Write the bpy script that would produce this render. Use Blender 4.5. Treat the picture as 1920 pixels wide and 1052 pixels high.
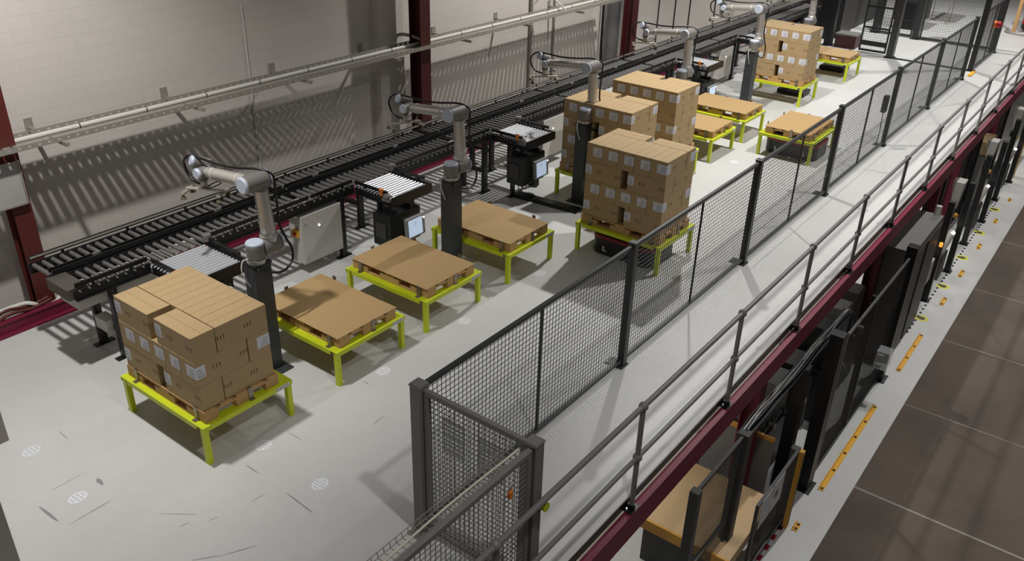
import bpy, bmesh, math, random
from mathutils import Vector, Matrix, Euler
random.seed(7)
PI = math.pi
for o in list(bpy.data.objects): bpy.data.objects.remove(o)
SC = bpy.context.scene
COL = SC.collection

# ------------------------------------------------------------------ camera, light, exposure
cd = bpy.data.cameras.new('camera'); cam = bpy.data.objects.new('camera', cd); COL.objects.link(cam)
cam.location = (-3.77367108, -3.61742698, 5.11994184)
cam.rotation_euler = (1.0788061, -0.02594208, -0.9201522)
cd.sensor_width = 36.0; cd.lens = 36.0 * 1600.969 / 1920.0
cd.clip_start = 0.05; cd.clip_end = 200
SC.camera = cam
SC.view_settings.view_transform = 'Standard'; SC.view_settings.look = 'None'
SC.view_settings.gamma = 1.0; SC.view_settings.use_curve_mapping = False
SC.view_settings.exposure = 0.0
W = bpy.data.worlds.new('hall_ambient'); SC.world = W; W.use_nodes = True
W.node_tree.nodes['Background'].inputs[0].default_value = (1.0, 0.975, 0.95, 1)
W.node_tree.nodes['Background'].inputs[1].default_value = 0.105

def spot(name, loc, power, size=140, blend=0.6, radius=0.12, col=(1, 0.985, 0.965)):
    l = bpy.data.lights.new(name, 'SPOT'); l.energy = power; l.spot_size = math.radians(size)
    l.spot_blend = blend; l.shadow_soft_size = radius; l.color = col
    o = bpy.data.objects.new(name, l); COL.objects.link(o); o.location = loc
    return o
for x, z, p, c, bl in ((-0.8, 6.5, 1180, 106, 0.8), (10.4, 7.5, 1850, 124, 0.6), (22.0, 7.5, 1850, 124, 0.6)):
    o = spot('high_bay_lamp', (x, 2.9, z), p, c, bl)
    if x < 0: o.rotation_euler = (math.radians(25), 0, 0)          # tilted towards the wall
for x, z, p, c, bl in ((-0.6, 6.8, 480, 112, 0.6), (10.4, 7.5, 1750, 124, 0.6), (22.0, 7.5, 1750, 124, 0.6)):
    spot('high_bay_lamp', (x, -1.9 if x > 0 else -3.0, z), p, c, bl)
for x, p in ((3.4, 26), (8.0, 22), (13.5, 40), (17.5, 40), (21.5, 40)):      # strip lights under the raised floor
    l = bpy.data.lights.new('under_floor_lamp', 'AREA'); l.shape = 'RECTANGLE'; l.size = 1.2; l.size_y = 0.12; l.energy = p; l.color = (1, 0.97, 0.93)
    o = bpy.data.objects.new('under_floor_lamp', l); COL.objects.link(o); o.location = (x, 0.3, -0.45)

# ------------------------------------------------------------------ materials
def lin(c):
    return tuple(((v / 255) / 12.92 if v / 255 <= 0.04045 else ((v / 255 + 0.055) / 1.055) ** 2.4) for v in c) + (1,)
MATS = {}
def mat(name, rgb, rough=0.6, metal=0.0, var=0.06, scale=8.0, spec=0.5, emit=None, alpha=1.0, trans=0.0):
    if name in MATS: return MATS[name]
    m = bpy.data.materials.new(name); m.use_nodes = True
    nt = m.node_tree; b = nt.nodes['Principled BSDF']
    b.inputs['Roughness'].default_value = rough; b.inputs['Metallic'].default_value = metal
    b.inputs['Specular IOR Level'].default_value = spec
    c = lin(rgb)
    if var > 0:
        tc = nt.nodes.new('ShaderNodeTexCoord'); n = nt.nodes.new('ShaderNodeTexNoise')
        n.inputs['Scale'].default_value = scale; n.inputs['Detail'].default_value = 4
        mx = nt.nodes.new('ShaderNodeMix'); mx.data_type = 'RGBA'
        mx.inputs[6].default_value = tuple(v * (1 - var) for v in c[:3]) + (1,)
        mx.inputs[7].default_value = tuple(min(1, v * (1 + var)) for v in c[:3]) + (1,)
        nt.links.new(tc.outputs['Object'], n.inputs['Vector']); nt.links.new(n.outputs['Fac'], mx.inputs[0])
        nt.links.new(mx.outputs[2], b.inputs['Base Color'])
    else:
        b.inputs['Base Color'].default_value = c
    if emit:
        b.inputs['Emission Color'].default_value = c; b.inputs['Emission Strength'].default_value = emit
    if trans: b.inputs['Transmission Weight'].default_value = trans
    if alpha < 1: b.inputs['Alpha'].default_value = alpha
    MATS[name] = m
    return m
M = dict(
    lime=mat('lime_paint', (196, 208, 30), 0.45, var=0.05),
    card=mat('carton_board', (170, 144, 104), 0.75, var=0.05, scale=14),
    sheet=mat('sheet_board', (172, 142, 96), 0.8, var=0.04, scale=5),
    tape=mat('packing_tape', (172, 135, 80), 0.35, var=0.02),
    ink=mat('brown_ink', (96, 66, 38), 0.8, var=0),
    paper=mat('label_paper', (208, 207, 212), 0.6, var=0.03, scale=40),
    greyink=mat('label_ink', (150, 150, 158), 0.7, var=0),
    wood=mat('pallet_wood', (188, 148, 98), 0.8, var=0.14, scale=20),
    steelclip=mat('zinc_steel', (150, 140, 128), 0.35, 0.8, var=0.1),
    black=mat('black_powder_coat', (22, 22, 24), 0.38, var=0.08),
    blackrail=mat('black_rail', (14, 14, 15), 0.4, var=0.05),
    fence=mat('fence_grey', (116, 114, 112), 0.42, var=0.05),
    fenceb=mat('fence_black', (52, 52, 53), 0.42, var=0.05),
    roller=mat('zinc_roller', (172, 170, 168), 0.34, 0.75, var=0.06),
    rollerd=mat('sleeved_roller', (118, 116, 114), 0.42, 0.35, var=0.08),
    chrome=mat('bright_roller', (215, 216, 220), 0.3, 0.45, var=0.02),
    alu=mat('arm_aluminium', (198, 194, 188), 0.33, 0.55, var=0.03),
    joint=mat('joint_grey', (122, 118, 114), 0.45, 0.1, var=0.03),
    cap=mat('cap_pale_blue', (188, 196, 210), 0.4, var=0.02),
    flange=mat('flange_metal', (190, 186, 178), 0.25, 0.7, var=0.05),
    ped=mat('pedestal_slate', (56, 58, 62), 0.45, var=0.05),
    rubber=mat('black_hose', (12, 12, 13), 0.35, var=0),
    cup=mat('suction_cup', (90, 84, 60), 0.6, var=0),
    crimson=mat('crimson_paint', (112, 22, 52), 0.55, var=0.08, scale=5),
    oxide=mat('red_oxide_column', (86, 34, 29), 0.5, var=0.1, scale=5),
    darkred=mat('dark_red_column', (70, 20, 24), 0.5, var=0.1, scale=5),
    cab=mat('cabinet_grey', (188, 184, 178), 0.45, var=0.03),
    galv=mat('galvanised_steel', (168, 163, 154), 0.42, 0.45, var=0.08, scale=15),
    white=mat('white_plastic', (205, 203, 196), 0.45, var=0.02),
    cream=mat('cream_strip', (205, 196, 178), 0.6, var=0.05),
    yellow=mat('safety_yellow', (226, 170, 40), 0.5, var=0.05),
    orange=mat('orange_plastic', (214, 120, 36), 0.5, var=0.04),
    red=mat('red_plastic', (186, 30, 40), 0.45, var=0.04),
    screen=mat('lit_screen', (190, 208, 232), 0.3, var=0, emit=0.55),
    bezel=mat('screen_bezel', (140, 140, 142), 0.4, var=0),
    lampled=mat('white_led', (255, 250, 240), 0.3, var=0, emit=1.5),
    scuff=mat('rubber_scuff', (140, 140, 138), 0.8, var=0.2, scale=60),
    marker=mat('marker_white', (222, 222, 226), 0.55, var=0.02),
    marksp=mat('marker_grey', (176, 177, 178), 0.6, var=0),
    coverd=mat('cover_brown_grey', (92, 86, 80), 0.45, 0.3, var=0.04),
    amrred=mat('amr_red', (120, 26, 34), 0.45, var=0.04),
    postg=mat('post_grey', (138, 132, 125), 0.5, var=0.04),
    amber=mat('amber_edge', (196, 142, 52), 0.5, var=0.05),
    tan=mat('tan_board', (186, 158, 118), 0.65, var=0.05, scale=4),
    greyp=mat('machine_grey', (112, 110, 107), 0.55, var=0.06),
    darkm=mat('machine_dark', (56, 55, 54), 0.5, var=0.12, scale=4),
    silver=mat('silver_foil', (150, 150, 150), 0.3, 0.8, var=0.3, scale=3),
    cloudy=mat('cloudy_sheet', (188, 186, 182), 0.35, var=0.12, scale=3, alpha=0.72),
    clear=mat('clear_plastic', (225, 228, 230), 0.08, var=0, alpha=0.25),
)

# ------------------------------------------------------------------ mesh helpers
class MB:
    def __init__(s): s.v = []; s.f = []; s.mi = []; s.sm = []
    def add(s, vs, fs, mi=0, smooth=False):
        n = len(s.v); s.v += [tuple(v) for v in vs]
        for f in fs: s.f.append(tuple(i + n for i in f)); s.mi.append(mi); s.sm.append(smooth)
        return s
    def box(s, a, b, mi=0, mtx=None):
        x0, y0, z0 = a; x1, y1, z1 = b
        vs = [(x0, y0, z0), (x1, y0, z0), (x1, y1, z0), (x0, y1, z0), (x0, y0, z1), (x1, y0, z1), (x1, y1, z1), (x0, y1, z1)]
        if mtx: vs = [mtx @ Vector(v) for v in vs]
        s.add(vs, [(3, 2, 1, 0), (4, 5, 6, 7), (0, 1, 5, 4), (1, 2, 6, 5), (2, 3, 7, 6), (3, 0, 4, 7)], mi)
        return s
    def cbox(s, c, d, mi=0, rz=0):
        m = Matrix.Translation(c) @ Matrix.Rotation(rz, 4, 'Z')
        return s.box((-d[0] / 2, -d[1] / 2, -d[2] / 2), (d[0] / 2, d[1] / 2, d[2] / 2), mi, m)
    def cyl(s, p, q, r, n=16, r2=None, mi=0, cap=True, smooth=True):
        p = Vector(p); q = Vector(q); d = (q - p).normalized(); r2 = r if r2 is None else r2
        a = Vector((0, 0, 1)) if abs(d.z) < 0.9 else Vector((1, 0, 0))
        u = d.cross(a).normalized(); w = d.cross(u)
        vs = [p + (u * math.cos(2 * PI * i / n) + w * math.sin(2 * PI * i / n)) * r for i in range(n)]
        vs += [q + (u * math.cos(2 * PI * i / n) + w * math.sin(2 * PI * i / n)) * r2 for i in range(n)]
        s.add(vs, [((i + 1) % n, i, n + i, n + (i + 1) % n) for i in range(n)], mi, smooth)
        if cap:
            s.add(vs[:n], [tuple(range(n))], mi); s.add(vs[n:], [tuple(reversed(range(n)))], mi)
        return s
    def rcyl(s, p, q, r, bev=0.012, n=20, mi=0):            # cylinder with rounded rims
        p = Vector(p); q = Vector(q); d = (q - p).normalized()
        s.cyl(p + d * bev, q - d * bev, r, n, mi=mi, cap=False)
        s.cyl(p, p + d * bev, r - bev, n, r, mi); s.cyl(q - d * bev, q, r, n, r - bev, mi)
        return s
    def tube(s, pts, r, n=8, mi=0, closed=False):
        pts = [Vector(p) for p in pts]; k = len(pts); rings = []
        up = None
        for i, p in enumerate(pts):
            t = (pts[min(i + 1, k - 1)] - pts[max(i - 1, 0)]).normalized()
            if up is None:
                a = Vector((0, 0, 1)) if abs(t.z) < 0.9 else Vector((1, 0, 0)); up = t.cross(a).normalized()
            up = (up - t * up.dot(t)).normalized(); w = t.cross(up)
            rings.append([p + (up * math.cos(2 * PI * j / n) + w * math.sin(2 * PI * j / n)) * r for j in range(n)])
        vs = [v for rg in rings for v in rg]
        fs = [(i * n + (j + 1) % n, i * n + j, (i + 1) * n + j, (i + 1) * n + (j + 1) % n) for i in range(k - 1) for j in range(n)]
        s.add(vs, fs, mi, True)
        s.add(rings[0], [tuple(range(n))], mi); s.add(rings[-1], [tuple(reversed(range(n)))], mi)
        return s
    def sphere(s, c, r, n=12, mi=0, zs=1.0):
        c = Vector(c); m = n // 2; vs = []
        for i in range(m + 1):
            th = PI * i / m
            for j in range(n): vs.append(c + Vector((math.sin(th) * math.cos(2 * PI * j / n), math.sin(th) * math.sin(2 * PI * j / n), math.cos(th) * zs)) * r)
        s.add(vs, [(i * n + j, (i + 1) * n + j, (i + 1) * n + (j + 1) % n, i * n + (j + 1) % n) for i in range(m) for j in range(n)], mi, True)
        return s
    def prism(s, poly, z0, z1, mi=0, mtx=None, smooth=False):  # poly in xy, counter-clockwise
        n = len(poly)
        vs = [Vector((x, y, z0)) for x, y in poly] + [Vector((x, y, z1)) for x, y in poly]
        if mtx: vs = [mtx @ v for v in vs]
        s.add(vs, [(i, (i + 1) % n, n + (i + 1) % n, n + i) for i in range(n)], mi, smooth)
        s.add(vs, [tuple(reversed(range(n))), tuple(range(n, 2 * n))], mi)
        return s
    def mesh(s, name, mats):
        me = bpy.data.meshes.new(name); me.from_pydata(s.v, [], s.f)
        for m in (mats if isinstance(mats, (list, tuple)) else [mats]): me.materials.append(m)
        for p, mi, sm in zip(me.polygons, s.mi, s.sm): p.material_index = mi; p.use_smooth = sm
        me.update(); return me
    def build(s, name, mats, parent=None, bevel=0, loc=None):
        o = bpy.data.objects.new(name, s.mesh(name, mats)); COL.objects.link(o)
        if parent: o.parent = parent
        if loc: o.location = loc
        if bevel:
            b = o.modifiers.new('bevel', 'BEVEL'); b.width = bevel; b.segments = 2; b.limit_method = 'ANGLE'
        return o
def catmull(pts, sub=6):
    P = [Vector(p) for p in pts]; P = [P[0] * 2 - P[1]] + P + [P[-1] * 2 - P[-2]]; out = []
    for i in range(1, len(P) - 2):
        a, b, c, d = P[i - 1], P[i], P[i + 1], P[i + 2]
        for k in range(sub):
            t = k / sub
            out.append(0.5 * ((2 * b) + (c - a) * t + (2 * a - 5 * b + 4 * c - d) * t * t + (3 * b - a - 3 * c + d) * t ** 3))
    out.append(P[-2]); return out
def tag(o, label=None, cat=None, group=None, kind=None):
    if label: o['label'] = label
    if cat: o['category'] = cat
    if group: o['group'] = group
    if kind: o['kind'] = kind
    return o
def thing(name, label, cat, loc=(0, 0, 0), rz=0, group=None):
    o = bpy.data.objects.new(name, None); o.empty_display_size = 0.1; COL.objects.link(o)
    o.location = loc; o.rotation_euler = (0, 0, rz)
    return tag(o, label, cat, group)
def place(src, name, parent, loc=(0, 0, 0), rot=(0, 0, 0)):     # a part that shares mesh data
    o = bpy.data.objects.new(name, src); COL.objects.link(o); o.parent = parent; o.location = loc; o.rotation_euler = rot
    return o
KIDS = {}
def copy_tree(o, parent=None):
    c = o.copy(); COL.objects.link(c); c.parent = parent
    for ch in list(o.children): copy_tree(ch, c)
    return c
def structure(o): o['kind'] = 'structure'; return o
ORD = ['first', 'second', 'third', 'fourth', 'fifth', 'sixth', 'seventh', 'eighth', 'ninth', 'tenth', 'eleventh', 'twelfth', 'thirteenth', 'fourteenth', 'fifteenth', 'sixteenth']

# ------------------------------------------------------------------ setting: floors, wall, beams
def floor_mat():
    m = bpy.data.materials.new('painted_floor'); m.use_nodes = True; nt = m.node_tree; b = nt.nodes['Principled BSDF']
    tc = nt.nodes.new('ShaderNodeTexCoord')
    n1 = nt.nodes.new('ShaderNodeTexNoise'); n1.inputs['Scale'].default_value = 0.7; n1.inputs['Detail'].default_value = 6
    n2 = nt.nodes.new('ShaderNodeTexNoise'); n2.inputs['Scale'].default_value = 9; n2.inputs['Detail'].default_value = 5
    r = nt.nodes.new('ShaderNodeValToRGB'); r.color_ramp.elements[0].position = 0.3; r.color_ramp.elements[1].position = 0.7
    r.color_ramp.elements[0].color = lin((196, 196, 193)); r.color_ramp.elements[1].color = lin((208, 208, 205))
    mx = nt.nodes.new('ShaderNodeMix'); mx.data_type = 'RGBA'; mx.blend_type = 'MULTIPLY'; mx.inputs[0].default_value = 0.08
    for n in (n1, n2): nt.links.new(tc.outputs['Object'], n.inputs['Vector'])
    nt.links.new(n1.outputs['Fac'], r.inputs[0]); nt.links.new(r.outputs[0], mx.inputs[6]); nt.links.new(n2.outputs['Fac'], mx.inputs[7])
    nt.links.new(mx.outputs[2], b.inputs['Base Color']); b.inputs['Roughness'].default_value = 0.42
    return m
def concrete_mat():
    m = bpy.data.materials.new('brown_concrete'); m.use_nodes = True; nt = m.node_tree; b = nt.nodes['Principled BSDF']
    tc = nt.nodes.new('ShaderNodeTexCoord')
    n1 = nt.nodes.new('ShaderNodeTexNoise'); n1.inputs['Scale'].default_value = 0.9; n1.inputs['Detail'].default_value = 8
    r = nt.nodes.new('ShaderNodeValToRGB'); r.color_ramp.elements[0].position = 0.32; r.color_ramp.elements[1].position = 0.68
    r.color_ramp.elements[0].color = lin((74, 63, 53)); r.color_ramp.elements[1].color = lin((95, 81, 69))
    nt.links.new(tc.outputs['Object'], n1.inputs['Vector']); nt.links.new(n1.outputs['Fac'], r.inputs[0])
    nt.links.new(r.outputs[0], b.inputs['Base Color']); b.inputs['Roughness'].default_value = 0.72
    return m
def block_mat():
    m = bpy.data.materials.new('painted_blockwork'); m.use_nodes = True; nt = m.node_tree; b = nt.nodes['Principled BSDF']
    tc = nt.nodes.new('ShaderNodeTexCoord'); sp = nt.nodes.new('ShaderNodeSeparateXYZ'); cb = nt.nodes.new('ShaderNodeCombineXYZ')
    nt.links.new(tc.outputs['Object'], sp.inputs[0]); nt.links.new(sp.outputs['X'], cb.inputs['X']); nt.links.new(sp.outputs['Z'], cb.inputs['Y'])
    br = nt.nodes.new('ShaderNodeTexBrick'); br.inputs['Scale'].default_value = 1.0
    br.inputs['Brick Width'].default_value = 0.45; br.inputs['Row Height'].default_value = 0.15
    br.inputs['Mortar Size'].default_value = 0.006; br.inputs['Mortar Smooth'].default_value = 0.7
    br.inputs['Color1'].default_value = lin((208, 201, 193)); br.inputs['Color2'].default_value = lin((206, 199, 191)); br.inputs['Mortar'].default_value = lin((200, 193, 185))
    nt.links.new(cb.outputs[0], br.inputs['Vector'])
    n1 = nt.nodes.new('ShaderNodeTexNoise'); n1.inputs['Scale'].default_value = 1.6; n1.inputs['Detail'].default_value = 6
    nt.links.new(tc.outputs['Object'], n1.inputs['Vector'])
    mx = nt.nodes.new('ShaderNodeMix'); mx.data_type = 'RGBA'; mx.blend_type = 'MULTIPLY'; mx.inputs[0].default_value = 0.1
    nt.links.new(br.outputs['Color'], mx.inputs[6]); nt.links.new(n1.outputs['Fac'], mx.inputs[7]); nt.links.new(mx.outputs[2], b.inputs['Base Color'])
    bp = nt.nodes.new('ShaderNodeBump'); bp.inputs['Strength'].default_value = 0.3; bp.inputs['Distance'].default_value = 0.002; bp.invert = True
    nt.links.new(br.outputs['Fac'], bp.inputs['Height']); nt.links.new(bp.outputs[0], b.inputs['Normal'])
    b.inputs['Roughness'].default_value = 0.65
    return m
FLOOR = floor_mat(); CONC = concrete_mat(); BLOCK = block_mat()
H = -2.8
structure(MB().box((-7, -1.11, -0.085), (34, 5.49, 0)).build('floor', FLOOR))
structure(MB().box((-7, -2.07, H - 0.1), (40, 6.3, H)).build('floor', FLOOR))
structure(MB().box((-7, -12, H - 0.1), (40, -2.07, H)).build('floor', CONC))
structure(MB().box((-7, 6.3, H), (34, 6.5, 7.5)).build('wall_left', BLOCK))
structure(MB().box((-7, -1.118, -0.083), (34, -1.1105, -0.004)).build('trim_1', M['black']))  # black strip painting in the shade on the slab's open edge
structure(MB().box((5.75, 6.14, H), (6.3, 6.3, 7.5)).build('trim_2', BLOCK))
pale = mat('joint_filler', (140, 134, 127), 0.7, var=0.1, scale=30)
JT = MB(); JW = (0.02, 0.008, 0.012, 0.008, 0.012, 0.008)
for i, x in enumerate((6.367, 8.83, 11.29, 13.75, 16.61, 19.1)):
    JT.box((x - JW[i], -11.9, H), (x + JW[i], -2.075, H + 0.002))
structure(JT.build('trim_3', pale))

def beam(name, label, segs, m):
    b = MB()
    for a, c in segs: b.box(a, c)
    o = b.build(name, m); return tag(o, label, 'beam')
bm_ = beam('steel_beam', 'crimson steel edge beam carrying the handrail along the open side of the raised floor',
     [((-7, -1.215, -0.1), (34, -1.12, -0.0855)), ((-7, -1.212, -0.36), (34, -1.05, -0.1))], M['crimson'])
tag(MB().box((-7, -1.14, -0.085), (34, -1.122, -0.079)).build('edge_strip', M['cream']), 'thin cream strip lying along the top of the crimson edge beam', 'strip')
beam('steel_beam', 'crimson steel channel along the foot of the white wall',
     [((-7, 5.492, -0.05), (34, 5.57, 0.02)), ((-7, 5.555, 0.02), (34, 5.57, 0.14)), ((-7, 5.54, 0.14), (34, 5.62, 0.155))], M['crimson'])
def hcol(x, y, w, d, z0, z1, m, label, name='steel_column', cat='column'):
    b = MB(); t = 0.014
    b.box((x - w / 2, y - d / 2, z0), (x + w / 2, y - d / 2 + t, z1)); b.box((x - w / 2, y + d / 2 - t, z0), (x + w / 2, y + d / 2, z1))
    b.box((x - 0.006, y - d / 2 + t, z0), (x + 0.006, y + d / 2 - t, z1))
    return tag(b.build(name, m), label, cat)
hcol(-0.11, 5.88, 0.2, 0.2, H, 7.5, M['oxide'], 'red oxide steel column at the left end of the conveyors')
hcol(6.32, 5.80, 0.23, 0.24, H, 7.5, M['darkred'], 'dark red steel column standing behind the second robot arm')
hcol(13.0, 5.80, 0.23, 0.24, H, 7.5, M['darkred'], 'dark red steel column standing behind the fourth robot arm')

# ------------------------------------------------------------------ lime pallet stands
SW, SL, SH = 0.984, 1.287, 0.407
def make_stand(has_label=True):
    t = thing('pallet_stand', '', 'stand')
    w = 0.1
    for a, c in (((0, 0, SH - 0.05), (SW, w, SH)), ((0, SL - w, SH - 0.05), (SW, SL, SH)),
                 ((0, w, SH - 0.05), (w, SL - w, SH)), ((SW - w, w, SH - 0.05), (SW, SL - w, SH))):
        b = MB()                                             # steel angle: flat on top, lip outside
        x0, y0, z0 = a; x1, y1, z1 = c
        b.box((x0, y0, z1 - 0.008), (x1, y1, z1))
        if x1 - x0 > y1 - y0:
            yo = y0 if y0 == 0 else y1 - 0.008
            b.box((x0, yo, z0), (x1, yo + 0.008, z1 - 0.008))
        else:
            xo = x0 if x0 == 0 else x1 - 0.008
            b.box((xo, y0, z0), (xo + 0.008, y1, z1 - 0.008))
        b.build('frame_rail', M['lime'], t)
    for x in (0.008, SW - 0.058):
        for y in (0.008, SL - 0.058):
            MB().box((x, y, 0), (x + 0.05, y + 0.05, SH - 0.009)).build('leg', M['lime'], t)
    for (x, y, ax) in ((0.03, 0.16, 0), (0.03, SL - 0.2, 0), (0.55, 0.03, 1), (0.42, SL - 0.03, 1), (SW - 0.03, 0.3, 2), (SW - 0.03, SL - 0.25, 2)):
        b = MB()
        if ax == 0: b.box((x - 0.012, y - 0.025, SH), (x + 0.03, y + 0.025, SH + 0.006)); b.box((x + 0.022, y - 0.025, SH + 0.006), (x + 0.028, y + 0.025, SH + 0.13))
        elif ax == 2: b.box((x - 0.03, y - 0.025, SH), (x + 0.012, y + 0.025, SH + 0.006)); b.box((x - 0.028, y - 0.025, SH + 0.006), (x - 0.022, y + 0.025, SH + 0.15))
        else:
            s = 1 if y < 0.5 else -1
            b.box((x - 0.025, y - 0.015, SH), (x + 0.025, y + 0.015, SH + 0.006)); b.box((x - 0.025, y + s * 0.008 - 0.003, SH + 0.006), (x + 0.025, y + s * 0.008 + 0.003, SH + (0.13 if s > 0 else 0.15)))
        b.build('pallet_clip', M['steelclip'], t)
    b = MB().box((SW - 0.19, -0.003, SH - 0.044), (SW - 0.03, -0.0005, SH - 0.008))
    for k in range(5): b.box((SW - 0.18 + k * 0.028, -0.0036, SH - 0.036), (SW - 0.165 + k * 0.028, -0.003, SH - 0.016), 1)
    tag(b.build('rating_plate', [M['paper'], M['greyink']], t), 'white rating plate')
    return t
stand0 = make_stand()
STANDS = [  # x, y, rot, label
    (-0.615, 2.011, 0, 'lime steel stand under the lowest carton stack, nearest the viewer'),
    (0.938, 2.017, 0, 'lime steel stand second from the left, arm shadow across its pallet'),
    (2.267, 2.028, 0, 'lime steel stand third from the left, between a screen terminal and the fence'),
    (3.788, 2.033, 0, 'lime steel stand right beside the second black pedestal'),
    (5.190, 0.690, 0, 'lime steel stand on a mobile robot, under the large carton stack behind the fence'),
    (6.650, 2.040, 0, 'lime steel stand under the carton stack behind the third pedestal'),
    (8.060, 2.050, 0, 'lime steel stand hidden low under the carton stack furthest back of the middle three'),
    (9.570, 2.060, 0, 'lime steel stand just right of the middle carton stacks, lower of two empty pallets there'),
    (10.93, 2.065, 0, 'lime steel stand beside the fifth pedestal with an empty covered pallet'),
    (11.84, 0.655, PI / 2, 'lime steel stand on a mobile robot with the part covered empty pallet'),
    (13.93, 2.105, 0, 'lime steel stand under the tall far carton stack with white labels'),
    (16.72, 2.050, 0, 'lime steel stand furthest away, beside the far black gate'),
]
for i, (x, y, r, lab) in enumerate(STANDS):
    o = stand0 if i == 0 else copy_tree(stand0)
    o.location = (x, y, 0); o.rotation_euler = (0, 0, r); tag(o, lab, 'stand', 'lime pallet stands')
# a local frame on each stand for what it carries
def on_stand(i, lx, ly):
    x, y, r, _ = STANDS[i]
    return (x + math.cos(r) * lx - math.sin(r) * ly, y + math.sin(r) * lx + math.cos(r) * ly, r)

# ------------------------------------------------------------------ pallets and cover sheets
PW, PL, PH = 0.80, 1.20, 0.116
def make_pallet():
    t = thing('wooden_pallet', '', 'pallet')
    for k in range(5):
        x = k * (PW - 0.12) / 4
        MB().box((x, 0, PH - 0.02), (x + 0.12, PL, PH)).build('top_board', M['wood'], t)
    for y in (0.0, PL / 2 - 0.07, PL - 0.14):
        MB().box((0.0, y, PH - 0.038), (PW, y + 0.14, PH - 0.0205)).build('cross_board', M['wood'], t)
        for x in (0.0, PW / 2 - 0.07, PW - 0.14):
            y0, y1 = (0, 0.27) if y == 0 else ((PL / 2 - 0.15, PL / 2 + 0.15) if y < 0.8 else (PL - 0.25, PL))
            MB().box((x, y0, 0.0125), (x + 0.14, y1, PH - 0.0385)).build('block', M['wood'], t)
    for x in (0.0, PW / 2 - 0.07, PW - 0.14):
        MB().box((x, 0, 0), (x + 0.14, PL, 0.012)).build('bottom_board', M['wood'], t)
    return t
pal0 = make_pallet()
PLAB = ['wooden pallet under the lowest carton stack nearest the viewer', 'wooden pallet second from the left, dark arm shadow on its cover',
 'wooden pallet third from the left, near the screen terminal', 'wooden pallet right beside the second black pedestal',
 'wooden pallet under the large carton stack carried by the mobile robot', 'wooden pallet under the carton stack behind the third pedestal',
 'wooden pallet under the rearmost of the middle carton stacks', 'empty wooden pallet just right of the middle stacks, lower of two',
 'empty wooden pallet beside the fifth pedestal', 'wooden pallet with bare boards along its fence side', 'wooden pallet under the tall far carton stack',
 'empty wooden pallet furthest away beside the far black gate']
PX, PY = 0.062, 0.043
for i in range(12):
    o = pal0 if i == 0 else copy_tree(pal0)
    x, y, r = on_stand(i, PX if i in (0, 4, 5, 6, 10) else 0.085, PY)
    o.location = (x, y, SH + 0.0005); o.rotation_euler = (0, 0, r); tag(o, PLAB[i], 'pallet', 'wooden pallets')
SLAB = {1: 'brown cardboard sheet crossed by the dark arm shadow', 2: 'brown cardboard sheet on the third pallet from the left',
 3: 'brown cardboard sheet partly hidden by the second black pedestal', 7: 'brown cardboard sheet just right of the middle carton stacks, lower of two',
 8: 'brown cardboard sheet in front of the fifth pedestal', 9: 'brown cardboard sheet leaving a strip of pallet boards bare', 11: 'brown cardboard sheet furthest away beside the far gate'}
sm_ = MB().box((-0.42, -0.6, 0), (0.42, 0.6, 0.005)).mesh('cardboard_sheet', M['sheet'])
for i, lab in SLAB.items():
    x, y, r = on_stand(i, 0.085 + PW / 2, PY + PL / 2)
    o = bpy.data.objects.new('cardboard_sheet', sm_); COL.objects.link(o)
    if i == 9:
        x, y, r = on_stand(i, 0.085 + PW / 2 + 0.11, PY + PL / 2); o.data = MB().box((-0.31, -0.6, 0), (0.31, 0.6, 0.005)).mesh('cardboard_sheet', M['sheet'])
    o.location = (x, y, SH + PH + 0.001); o.rotation_euler = (0, 0, r + random.uniform(-0.006, 0.006)); tag(o, lab, 'cardboard sheet', 'cardboard cover sheets')

# ------------------------------------------------------------------ cartons
CL, CW, CH = 0.533, 0.230, 0.249
def make_carton():
    b = MB().box((-CL / 2, -CW / 2, 0), (CL / 2, CW / 2, CH))
    root = b.build('cardboard_carton', M['card'], bevel=0.004)
    e = 0.0007
    l = MB()
    l.box((-CL / 2 - e, -CW / 2 - e, 0.085), (-CL / 2, -CW / 2 + 0.135, 0.205))
    l.box((-CL / 2 - e, -CW / 2 - e, 0.085), (-CL / 2 + 0.095, -CW / 2, 0.205))
    for k in range(4): l.box((-CL / 2 - 1.6 * e, -CW / 2 + 0.02, 0.1 + k * 0.022), (-CL / 2 - e, -CW / 2 + 0.1 - 0.01 * k, 0.108 + k * 0.022), 1)
    for k in range(3): l.box((-CL / 2 + 0.015, -CW / 2 - 1.6 * e, 0.1 + k * 0.03), (-CL / 2 + 0.08 - 0.012 * k, -CW / 2 - e, 0.112 + k * 0.03), 1)
    tag(l.build('shipping_label', [M['paper'], M['greyink']], root), 'white shipping label folded round the corner')
    t = MB().box((-CL / 2 + 0.002, -0.0012, CH), (CL / 2 - 0.002, 0.0012, CH + 0.0004))
    t.build('flap_seam', M['ink'], root)
    p = MB()
    for sy in (-1, 1):
        y = sy * (CW / 2 + 0.0003)
        for cx in (-0.09, 0.19):
            for k in range(3):
                x = cx + k * 0.032; z = 0.11
                p.box((x - 0.004, y - 0.0003, z), (x + 0.004, y + 0.0003, z + 0.03))
                p.add([(x - 0.01, y - sy * 0.0003, z + 0.03), (x + 0.01, y - sy * 0.0003, z + 0.03), (x, y - sy * 0.0003, z + 0.046),
                       (x - 0.01, y + sy * 0.0003, z + 0.03), (x + 0.01, y + sy * 0.0003, z + 0.03), (x, y + sy * 0.0003, z + 0.046)],
                      [(0, 1, 2), (3, 4, 5), (0, 1, 4, 3), (1, 2, 5, 4), (2, 0, 3, 5)])
    p.build('arrow_print', M['ink'], root)
    return root
carton0 = make_carton(); first = [True]
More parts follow.
